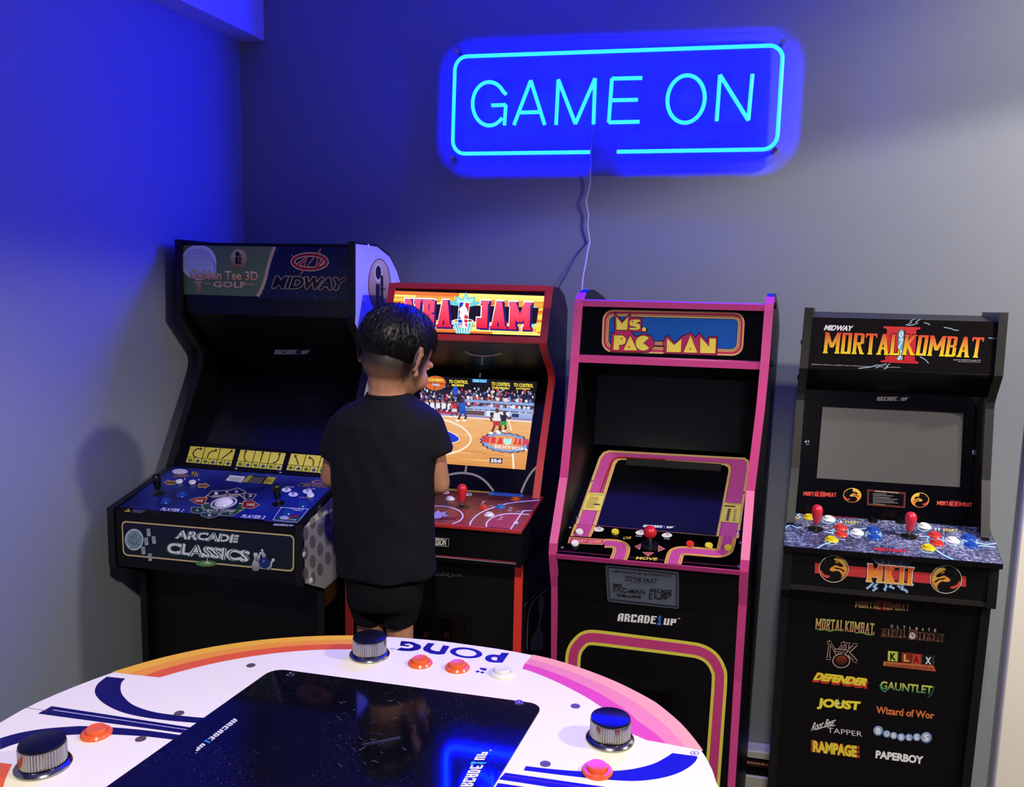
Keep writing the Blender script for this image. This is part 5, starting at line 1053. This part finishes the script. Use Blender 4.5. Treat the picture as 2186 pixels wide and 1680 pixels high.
P.poly([(318, 481), (1172, 612), (1130, 648), (232, 527)], NAVY, 1); P.poly([(330, 503), (1160, 626), (1158, 629), (322, 506)], 'c8c4d4', 1.4)
P.poly(smooth([(0, 678), (120, 645), (270, 620), (440, 606), (530, 604), (700, 612), (900, 630), (1118, 660)], 5)+smooth([(1080, 689), (900, 668), (700, 656), (520, 654), (380, 662), (230, 680), (90, 715), (0, 748)], 5), NAVY, 1)
P.poly(smooth([(-60, 830), (0, 829), (76, 838)], 3)+smooth([(45, 900), (20, 978), (10, 1100)], 4)+[(-120, 1100)], 'e4622e', 1)
P.poly([(152, 487), (290, 510), (290, 513), (152, 490)], '6a6870', 1.5)
zG(P); P.poly(smooth([(-140, 962), (60, 985), (300, 1003), (540, 1002), (720, 985), (880, 945), (980, 895), (1038, 857)], 5)+smooth([(1240, 884), (1230, 915), (1180, 965), (1080, 1020), (940, 1060), (780, 1080), (640, 1080), (400, 1062), (150, 1035), (-160, 996)], 5), '0f0c6a', 1)  # right-hand stripes bluer than NAVY: blue light of the sign put into colour
zL(P); P.poly([(985, 805), (1900, 935), (1880, 985), (950, 842)], '0f0c6a', 1); P.poly([(975, 818), (1890, 956), (1889, 959), (974, 821)], '6a3060', 1.4)
P.poly([(945, 862), (1650, 968), (1640, 985), (930, 884)], '0f0c6a', 1); P.ell(2037, 696, 24, 12, NAVY, 1.5, hole=.82); P.text('R', (2028, 701), (2046, 703), (2029, 690), NAVY, 1.6, .01)
# lettering that faces the player on the far side
P.ell(768, 139, 90, 29, NAVY, 2, 40, rot=.1, hole=.64)
P.poly([(966, 138), (1007, 141), (969, 194)]+smooth([(925, 193), (890, 187), (873, 172), (884, 155), (915, 148)], 5)+[(954, 152)], NAVY, 2, holes=[[(942, 165), (930, 162), (914, 163), (906, 170), (912, 178), (930, 182), (938, 182)]])
P.poly(smooth([(676, 102), (640, 97), (668, 100)], 2)+[(676, 102), (648, 146), (615, 149), (570, 143), (532, 126), (528, 113), (556, 84), (594, 88), (570, 112), (574, 122), (598, 130), (620, 131), (640, 97)], NAVY, 2)
P.poly([(405, 77), (410, 73), (470, 79), (515, 97), (518, 113), (500, 124), (460, 130), (410, 128), (378, 122), (400, 113), (410, 110), (420, 113), (450, 115), (474, 108), (474, 98), (452, 88), (428, 90), (424, 94), (455, 98), (448, 105), (400, 99)], NAVY, 2)
P.ell(360, 117, 12, 4.5, NAVY, 2, hole=.7); P.poly([(842, 221), (884, 226), (876, 240), (848, 232)], NAVY, 2); P.ell(832, 243, 11, 5, NAVY, 2); P.ell(858, 248, 11, 5, NAVY, 2)
P.build('table_top_print', printmat('table_print', .42), T)
# dark glass
def tp(z, x, y): return onZ(*px(z, x, y), ZT)
tl, tr = onZ(584, 1429, ZT), onZ(1160, 1506, ZT); dl = (onZ(231, 1680, ZT)-tl).normalized(); dr = (onZ(1063, 1667, ZT)-onZ(1159, 1509, ZT)).normalized()
GB = [tl, tr, tr+dr*.66, tl+dl*.66]
up = Vector((0, 0, .002))
DUST = bpy.data.materials.new('dusty_dark_glass'); DUST.use_nodes = True; nt = DUST.node_tree; bs = nt.nodes['Principled BSDF']; bs.inputs['Roughness'].default_value = .05; bs.inputs['Specular IOR Level'].default_value = .6
tcn = nt.nodes.new('ShaderNodeTexCoord'); nz = nt.nodes.new('ShaderNodeTexNoise'); nz.inputs['Scale'].default_value = 420; n2 = nt.nodes.new('ShaderNodeTexNoise'); n2.inputs['Scale'].default_value = 9; n2.inputs['Detail'].default_value = 8
rp = nt.nodes.new('ShaderNodeValToRGB'); rp.color_ramp.elements[0].position = .62; rp.color_ramp.elements[0].color = (0, 0, 0, 1); rp.color_ramp.elements[1].position = .8; rp.color_ramp.elements[1].color = (1, 1, 1, 1)
rq = nt.nodes.new('ShaderNodeValToRGB'); rq.color_ramp.elements[0].position = .45; rq.color_ramp.elements[0].color = (.05, .05, .05, 1); rq.color_ramp.elements[1].position = .75; rq.color_ramp.elements[1].color = (.6, .6, .6, 1)
ml = nt.nodes.new('ShaderNodeMath'); ml.operation = 'MULTIPLY'; mx = nt.nodes.new('ShaderNodeMix'); mx.data_type = 'RGBA'; mx.inputs[6].default_value = (*lin('08080c'), 1); mx.inputs[7].default_value = (*lin('8a8890'), 1)
for q in (nz, n2): nt.links.new(tcn.outputs['Object'], q.inputs['Vector'])
nt.links.new(nz.outputs['Fac'], rp.inputs[0]); nt.links.new(n2.outputs['Fac'], rq.inputs[0]); nt.links.new(rp.outputs[0], ml.inputs[0]); nt.links.new(rq.outputs[0], ml.inputs[1]); nt.links.new(ml.outputs[0], mx.inputs[0]); nt.links.new(mx.outputs[2], bs.inputs['Base Color'])
bm_obj('glass_cover', prism_bm(rrect([p+up for p in GB], .022, 6), (0, 0, -.003)), DUST, T)
G_ = lambda: Print((0, 0, ZT+.0021), (0, 0, 1)); PGL = printmat('glass_print', .3)
P = zK(G_()); arcade_logo(P, (1437, 556), (1192, 748), (1462, 568), 'd8d4d4', '2a7ab8', lay=1.5); P.build('maker_logo', PGL, T)
P = zL(G_()); arcade_logo(P, (722, 905), (835, 690), (790, 905), 'e8e4e8', '3aa0c8', lay=1.5); P.build('maker_logo', PGL, T)
P = zL(G_()); P.EPS = .00012
rg = random.Random(9)
for k in range(46):
    x, y = rg.uniform(20, 480), rg.uniform(400, 760); a = rg.uniform(-.6, .9); l_ = rg.uniform(8, 40); P.stroke(smooth([(x, y), (x+l_*.5*math.cos(a), y+l_*.5*math.sin(a)+rg.uniform(-4, 4)), (x+l_*math.cos(a), y+l_*math.sin(a))], 3), rg.uniform(.7, 1.8), rg.choice(['5a5866', '7a7886', '46445a']), 1)
P.stroke([(190, 648), (400, 606)], 2, '6a6878', 1); P.stroke([(200, 655), (405, 614)], 1.4, '5a5868', 1)
tag(P.build('scratches', PGL, T), kind='stuff')
for z, x, y in (('K', 1783, 291), ('L', 1061, 424)):
    o = tp(z, x, y); bm_obj('glass_screw', lathe_bm([(.007, .002), (.0065, .0035), (.003, .0035), (.0028, .0025), (0, .0025)], o, (0, 0, 1), 14), CHROME, T, True)
for z, x, y in (('K', 1541, 232), ('K', 1100, 526), ('K', 864, 684), ('L', 1375, 436), ('L', 1208, 757)):
    o = tp(z, x, y); bm_obj('bolt_hole', lathe_bm([(.0072, .0004), (.0066, .0008), (.005, .0006), (0, .0006)], o, (0, 0, 1), 16), mat('bolt_recess', '6a5a52', .5, metal=.4), T, True)
GUN = mat('gunmetal_chrome', '9a9a9e', .16, metal=1.0)
for z, x, y, s_ in (('L', 232, 152, 1.0), ('L', 1566, 622, 1.0), ('K', 266, 850, 1.0)):
    o = tp(z, x, y); k = .028
    c = bm_obj('spinner_knob', lathe_bm([(k*1.18, 0), (k*1.2, .003), (k*1.12, .006), (k*1.02, .007)], o, (0, 0, 1), 48), GUN, T, True)
    bm_obj('knurled_grip', lathe_bm([(k, .006), (k, .030), (k*.98, .032)], o, (0, 0, 1), 96, flute=.045), GUN, c)
    bm_obj('cap', lathe_bm([(k*.985, .0315), (k*.96, .0335), (k*.9, .034), (0, .034)], o, (0, 0, 1), 48), mat('knob_cap', '3a3a44', .22, metal=.9), c, True)
for z, x, y, c_, l_ in (('L', 513, 200, 'e8602a', 'orange button'), ('L', 719, 225, 'e8602a', 'orange button'), ('L', 967, 255, 'e4ded8', 'white button'), ('L', 1495, 800, 'e4562a', 'orange button'), ('K', 592, 655, 'e8602a', 'orange button')):
    button(T, tp(z, x, y), Vector((0, 0, 1)), c_, .0165, label=l_)
# ================================================================ the boy at the red cabinet, on a stool
def blob(b, c, r, rot=None, sub=2):
    q = bmesh.new(); bmesh.ops.create_icosphere(q, subdivisions=sub, radius=1)
    r = r if isinstance(r, (tuple, list)) else (r, r, r)
    for v in q.verts:
        p = Vector((v.co.x*r[0], v.co.y*r[1], v.co.z*r[2])); v.co = (rot @ p if rot else p)+Vector(c)
    merge(b, q)
def limb(b, pts, rad, seg=12):
    """tapered limb through the joints, a ball at every joint"""
    for p, r in zip(pts, rad): blob(b, p, r)
    for (p, r), (q, s) in zip(list(zip(pts, rad)), list(zip(pts, rad))[1:]):
        p, q = Vector(p), Vector(q); tube_bm([p, p+(q-p)*.33, p+(q-p)*.66, q], [r, r+(s-r)*.33, r+(s-r)*.66, s], seg, b)
def loft(b, rings, seg=28):
    R = []
    for c, rx, ry, e in rings:
        c = Vector(c); ring = []
        for k in range(seg):
            t = 2*math.pi*k/seg; ct, st = math.cos(t), math.sin(t)
            ring.append(b.verts.new(c+Vector((rx*math.copysign(abs(ct)**e, ct), ry*math.copysign(abs(st)**e, st), 0))))
        R.append(ring)
    for p, q in zip(R, R[1:]):
        for k in range(seg): b.faces.new([p[k], p[(k+1) % seg], q[(k+1) % seg], q[k]])
    b.faces.new(R[0]); b.faces.new(R[-1][::-1])
def remeshed(b, vox, smooth_n=4):
    bmesh.ops.recalc_face_normals(b, faces=b.faces)
    me = bpy.data.meshes.new('body_source'); b.to_mesh(me); b.free()
    o = bpy.data.objects.new('body_source', me); COL.objects.link(o)
    m = o.modifiers.new('remesh', 'REMESH'); m.mode = 'VOXEL'; m.voxel_size = vox; m.use_smooth_shade = True
    dg = bpy.context.evaluated_depsgraph_get(); dg.update()
    em = o.evaluated_get(dg).to_mesh(); q = bmesh.new(); q.from_mesh(em); o.evaluated_get(dg).to_mesh_clear()
    bpy.data.objects.remove(o); bpy.data.meshes.remove(me)
    for k in range(smooth_n): bmesh.ops.smooth_vert(q, verts=q.verts, factor=.5, use_axis_x=True, use_axis_y=True, use_axis_z=True)
    return q
YB = 1.76
B_ = lambda x, y, d=0.0: onY(x, y, YB+d)
M1 = (B_(900, 900)-B_(800, 900)).length/100            # metres per photo pixel at the boy
STZ = .47
boy = empty('person', (B_(824, 1200).x, YB, STZ), 'person seen from behind in black T-shirt and shorts, playing at the red-trimmed cabinet', 'person')
# head frame
HC = B_(852, 752, .02); hy, hp, hr = math.radians(-19), math.radians(-20), math.radians(4)
HR = Matrix.Rotation(hy, 3, 'Z') @ Matrix.Rotation(hp, 3, 'X') @ Matrix.Rotation(hr, 3, 'Y')
Hd = lambda x, y, z: HC+HR @ Vector((x, y, z))*1.04
b = bmesh.new()
def hb(c, r, sub=3): blob(b, Hd(*c), tuple(q*1.04 for q in (r if isinstance(r, tuple) else (r,)*3)), HR, sub)
hb((0, -.010, .018), (.069, .086, .074)); hb((0, .022, -.035), (.055, .060, .064)); hb((0, -.03, -.03), (.056, .055, .05)); hb((0, .052, -.088), (.022, .020, .018))
for s_ in (-1, 1):
    hb((s_*.032, .045, -.045), (.026, .026, .026)); hb((s_*.03, .068, -.005), (.018, .012, .010))
    er = HR @ Matrix.Rotation(s_*math.radians(24), 3, 'Z') @ Matrix.Rotation(math.radians(-14), 3, 'X')
    blob(b, Hd(s_*.072, -.022, -.016), (.0075, .018, .028), er, 2); blob(b, Hd(s_*.069, -.010, -.042), (.007, .010, .011), er, 2)
    limb(b, [Hd(s_*(.0765+.003*math.cos(t)), -.024-.015*math.cos(t), -.014+.026*math.sin(t)) for t in [math.radians(-70+k*18) for k in range(13)]], [.0050]*13, 8)
hb((0, .077, -.030), (.009, .0065, .0075)); hb((0, .072, -.014), (.007, .007, .016)); hb((0, .076, -.055), (.020, .009, .008))
nk = B_(826, 872, -.005)
limb(b, [Hd(0, -.022, -.045), (Hd(0, -.022, -.045)+nk)/2+Vector((0, -.004, 0)), nk], [.046, .040, .052])
# trunk under the clothes
shL, shR = B_(738, 905), B_(908, 902)
for p, r in ((B_(822, 930), (.085, .055, .07)), (B_(822, 1030), (.08, .055, .09)), (B_(823, 1130), (.078, .055, .09)), (B_(823, 1215), (.085, .065, .07))): blob(b, p, r)
limb(b, [nk+Vector((0, 0, -.03)), shL], [.036, .030]); limb(b, [nk+Vector((0, 0, -.03)), shR], [.036, .030])
dn = Vector((0, 0, 1))
# right arm: elbow out, forearm forward to the buttons; left hand on the stick
jo, jn = JOYP1; jt = jo+jn*.045
def arm(sh, el, wr):
    limb(b, [sh, sh.lerp(el, .5)+(el-sh).cross(Vector((0, 0, 1))).normalized()*.0, el, el.lerp(wr, .35), wr], [.034, .031, .0265, .0275, .0195])
elR, elL = B_(937, 1032, .03), B_(707, 1018, .03)
bo, bn = on(NB, NB_D, 'D', 700, 345)
wrR = Vector((bo.x+.03, bo.y-.085, bo.z+.045)); wrL = Vector((jt.x-.018, jt.y-.062, jt.z+.004))
arm(shR, elR, wrR); arm(shL, elL, wrL)
def finger(pts, r0): limb(b, pts, [r0*(1-.1*k) for k in range(len(pts))], 8)
# right hand: flat palm, five bent fingers reaching for the buttons
fd = (bo+bn*.012-wrR); fd.normalize(); sd = fd.cross(Vector((0, 0, 1))).normalized(); upv = sd.cross(fd)
pc_ = wrR+fd*.036
blob(b, pc_, (.026, .03, .012), Matrix((sd, fd, upv)).transposed()); limb(b, [wrR, pc_], [.018, .016])
for k, (o_x, ln) in enumerate(((-.0195, .044), (-.0065, .050), (.0065, .047), (.0185, .037))):
    a = pc_+sd*o_x+fd*.022; finger([a, a+fd*ln*.42+upv*.006, a+fd*ln*.74-upv*.002, a+fd*ln*.95-upv*.013], .0066)
a = pc_-sd*.022-fd*.008; finger([a, a-sd*.014+fd*.016-upv*.004, a-sd*.014+fd*.034-upv*.012], .0076)
# left hand: fingers wrapped round the bat-top handle
fd = (jt-wrL); fd.z = 0; fd.normalize(); sd = fd.cross(Vector((0, 0, 1))).normalized()
pc_ = jt-fd*.026-sd*.010; blob(b, pc_, (.013, .020, .027), Matrix((sd, fd, dn)).transposed()); limb(b, [wrL, pc_], [.018, .016])
for k, zf in enumerate((.021, .008, -.005, -.017)):
    R_ = .0175+.0066-(.003 if zf < -.01 else 0); c0 = jt+dn*zf; pts = []
    for ang in (200, 250, 300, 345, 385-k*6): t = math.radians(ang+180); pts.append(c0+sd*(-R_*math.cos(t))*-1+fd*R_*math.sin(t)*-1)
    finger([pc_-sd*.006+dn*zf]+[c0+(-fd*math.cos(math.radians(q))-sd*math.sin(math.radians(q)))*R_ for q in (40, 90, 140, 185-k*5)], .0066)
finger([pc_+sd*.004+dn*.012]+[jt+dn*.018+(-fd*math.cos(math.radians(q))+sd*math.sin(math.radians(q)))*.0245 for q in (30, 75, 115)], .0075)
# legs and feet
legs = []
for s_, xp in ((-1, 788), (1, 856)):
    hp_ = B_(823+s_*26, 1215); kn = B_(xp, 1405, -.005); kn2 = kn+Vector((0, 0, -.10)); an = Vector((kn.x+s_*.004, YB+.01, STZ+.065)); kz = kn2
    limb(b, [hp_, hp_.lerp(kn, .5), kn, kz, kz.lerp(an, .35)+Vector((0, -.008, 0)), an], [.054, .034, .029, .030, .033, .022])
    blob(b, (an.x, an.y+.03, STZ+.03), (.026, .075, .026)); legs.append((hp_, kn, an))
bm = remeshed(b, .0038, 3)
SK, FD = lin('b57f60'), lin('130d0c')
cols = []; HI = HR.transposed()
for v in bm.verts:
    p = (HI @ (v.co-HC))/1.04; c = SK; q = noise.noise(v.co*40)*.06
    if p.length < .16:
        lim = -.104+.03*max(0, p.y*8+.2); f = min(1, max(0, (p.z-lim)/.068)); f = f*f*(3-2*f); side = min(1, max(0, (.045-p.y)/.02))
        if abs(p.x) > .068 and p.y > -.035 and p.z < .016: side = 0
        c = mixc(SK, FD, f*side*.97)
        if abs(p.x) < .02 and p.y > .06 and -.062 < p.z < -.05: c = lin('9a5248')
    c = tuple(x*(1+q) for x in c); cols.append(c)
vs = [v.co.copy() for v in bm.verts]; fs = [[v.index for v in f.verts] for f in bm.faces]; bm.free()
SKM = printmat('skin', .55); sb = SKM.node_tree.nodes['Principled BSDF']; sb.inputs['Subsurface Weight'].default_value = .12; sb.inputs['Subsurface Radius'].default_value = (.01, .004, .002); sb.inputs['Subsurface Scale'].default_value = .5
mesh_obj('body', vs, fs, SKM, boy, smooth=True, cols=cols)
EY, IR = mat('eye_white', 'd8d4d0', .2), mat('iris_brown', '1c0f0a', .15)
for s_ in (-1, 1):
    e = bmesh.new(); blob(e, Hd(s_*.03, .064, -.008), .0125, None, 2); eo = bm_obj('eye', e, EY, boy, True)
    e = bmesh.new(); blob(e, Hd(s_*.03, .0735, -.010), (.006, .004, .006), HR, 2); bm_obj('iris', e, IR, eo, True)
    bm_obj('eyebrow', tube_bm([Hd(s_*.016, .079, .008), Hd(s_*.03, .077, .013), Hd(s_*.045, .066, .010)], [.002, .003, .0015], 6), mat('hair_black', '0b0809', .45, spec=.35), boy, True)
# hair: a thick cap, longer on top, with loose tufts
rg = random.Random(21); b = bmesh.new()
SKC = Vector((0, -.010, .018))
def zedge(p):
    """height of the hair's lower edge round the head, in the head's own frame"""
    back = min(1, max(0, (.035-p.y)/.09)); return .026-.070*back*back*(3-2*back)+.006*noise.noise(p*60)
def capshape(p): return p.z > zedge(p)
q = bmesh.new(); bmesh.ops.create_icosphere(q, subdivisions=6, radius=1)
for v in q.verts:
    d = v.co.copy(); p = Vector((d.x*.069, d.y*.086, d.z*.074))+SKC
    t = min(1, max(0, (p.z-zedge(p))/.055)); t = t*t*(3-2*t)
    n_ = noise.noise(d*6+Vector((3, 1, 2)))*.5+noise.noise(d*19)*.5+noise.noise(Vector((d.x*70, d.y*40, d.z*30)))*.35
    k = 1.015+(.14+.05*min(1, max(0, p.y/.07)))*t+.016*n_*t if capshape(p) else .96
    v.co = Hd(*(SKC+(p-SKC)*k))
merge(b, q)
for k in range(3400):
    th, ph = rg.uniform(0, 2*math.pi), math.acos(rg.uniform(-.35, 1)); d = Vector((math.sin(ph)*math.cos(th), math.sin(ph)*math.sin(th), math.cos(ph)))
    p = Vector((d.x*.069, d.y*.086, d.z*.074))+SKC
    if not capshape(p-Vector((0, 0, .012))): continue
    t = min(1, max(0, (p.z-zedge(p))/.055)); t = t*t*(3-2*t); p = SKC+(p-SKC)*(1.012+.14*t)
    crown = Vector((.01, -.045, .09)); fl = (p-crown); fl = (fl-d*fl.dot(d)); fl = fl.normalized() if fl.length > 1e-4 else Vector((1, 0, 0))
    ln = rg.uniform(.014, .026)*(1.3 if p.y > .03 else 1); ta = fl*1.0+d*rg.uniform(-.04, .08)+Vector((rg.uniform(-.16, .16), rg.uniform(-.16, .16), rg.uniform(-.06, .06)))
    m_ = p+ta*ln*.5+d*.0012; e = p+ta*ln-d*.0035; sdv = d.cross(ta).normalized()*rg.uniform(.0006, .0012)
    V = [b.verts.new(Hd(*w)) for w in (p-sdv-d*.001, p+sdv-d*.001, m_-sdv*.8, m_+sdv*.8, e)]; V2 = b.verts.new(Hd(*(m_+d*.0008)))
    b.faces.new([V[0], V[1], V[3], V[2]]); b.faces.new([V[2], V2, V[4]]); b.faces.new([V2, V[3], V[4]])
o = bm_obj('hair', b, mat('hair_black', '0b0809', .45, spec=.35), boy, True)
# T-shirt
b = bmesh.new()
loft(b, [(B_(x, y, d), hw*M1, dp, e) for x, y, d, hw, dp, e in ((829, 840, 0, 44, .050, 1), (828, 851, 0, 60, .058, 1), (824, 866, 0, 86, .067, .95), (821, 884, 0, 106, .074, .9), (820, 902, 0, 118, .082, .88), (820, 940, 0, 116, .088, .85), (820, 1000, 0, 109, .092, .85), (820, 1060, .002, 105, .095, .85), (821, 1130, .004, 104, .098, .85), (823, 1185, .004, 103, .1, .85), (824, 1219, .004, 103, .101, .85))])
def sleeve(sh, el, k, r0, r1):
    e = sh.lerp(el, k); limb(b, [sh, sh.lerp(e, .5)], [r0, (r0+r1)/2]); tube_bm([sh, sh.lerp(e, .5), e], [r0, (r0*.5+r1*.5), r1], 16, b)
sleeve(B_(734, 912), elL, .56, .041, .041); sleeve(B_(908, 908), B_(940, 1010, .01), .62, .041, .043)
bm = remeshed(b, .0048, 3)
zh = B_(824, 1219).z
for v in bm.verts:
    t = v.co; f = min(1, max(0, (1.45-t.z)/.15)); up_ = min(1, max(0, (t.z-zh)/.1))
    w_ = noise.noise(Vector((t.x*9, t.y*6, t.z*3.2)))*.010+noise.noise(Vector((t.x*22+t.z*9, t.y*10, t.z*12)))*.0042
    v.co += v.normal*w_*(.35+.65*f)
    if t.z < zh+.012: v.co += Vector((0, 0, noise.noise(Vector((t.x*12, t.y*12, 0)))*.006))
vs = [v.co.copy() for v in bm.verts]; fs = [[v.index for v in f.verts] for f in bm.faces]; bm.free()
SHM = mat('black_cotton', '0c0b13', .85, nscale=90, namt=.15, bump=.25, bscale=900, spec=.25)
sh = mesh_obj('t_shirt', vs, fs, SHM, boy, smooth=True)
cr = [B_(829, 841)+Vector((.046*math.cos(t), .052*math.sin(t), .002*math.sin(t))) for t in [2*math.pi*k/28 for k in range(28)]]
bm_obj('collar', tube_bm(cr, .0045, 8, closed=True), SHM, sh, True)
# shorts
b = bmesh.new()
loft(b, [(B_(823, 1190), .088, .08, .9), (B_(823, 1225), .092, .085, .9), (B_(822, 1262), .090, .084, .9), (B_(822, 1285), .086, .08, .9)])
for (hp_, kn, an), s_ in zip(legs, (-1, 1)):
    a = B_(823+s_*40, 1230); e = B_(790 if s_ < 0 else 855, 1324 if s_ < 0 else 1330); loft(b, [(e, .036, .047, .95), (a.lerp(e, .6), .042, .058, .95), (a, .048, .068, .95)][::1])
bm = remeshed(b, .005, 2)
for v in bm.verts: v.co += v.normal*(noise.noise(v.co*14)*.004)
vs = [v.co.copy() for v in bm.verts]; fs = [[v.index for v in f.verts] for f in bm.faces]; bm.free()
mesh_obj('shorts', vs, fs, mat('black_jersey', '07070b', .8, nscale=80, namt=.15, spec=.25), boy, smooth=True)
for (hp_, kn, an) in legs:
    b = bmesh.new(); blob(b, (an.x, an.y+.034, STZ+.032), (.034, .092, .031), None, 3); blob(b, (an.x, an.y-.005, STZ+.05), (.031, .036, .04), None, 3)
    for v in b.verts: v.co.z = max(v.co.z, STZ+.001)
    so = bm_obj('shoe', b, mat('black_shoe', '111114', .6), boy, True)
# stool he stands on
st = empty('step_stool', (B_(822, 1400).x, YB+.03, 0), 'low black wooden stool that the person stands on', 'stool')
sx, sy = B_(822, 1400).x, YB+.03; WD = mat('black_stool_wood', '15120f', .5, nscale=12, namt=.3)
bm_obj('seat', box_bm(sx-.19, sx+.19, sy-.14, sy+.13, STZ-.028, STZ, .006), WD, st)
for ax in (-1, 1):
    for ay in (-1, 1): bm_obj('leg', prism_bm([(sx+ax*.17-.016, sy-.005+ay*.115-.016, 0), (sx+ax*.17+.016, sy-.005+ay*.115-.016, 0), (sx+ax*.17+.016, sy-.005+ay*.115+.016, 0), (sx+ax*.17-.016, sy-.005+ay*.115+.016, 0)], (-ax*.012, -ay*.01, STZ-.028), .002), WD, st)
for ay in (-1, 1): bm_obj('stretcher', box_bm(sx-.16, sx+.16, sy-.005+ay*.11-.008, sy-.005+ay*.11+.008, .14, .17, .002), WD, st)
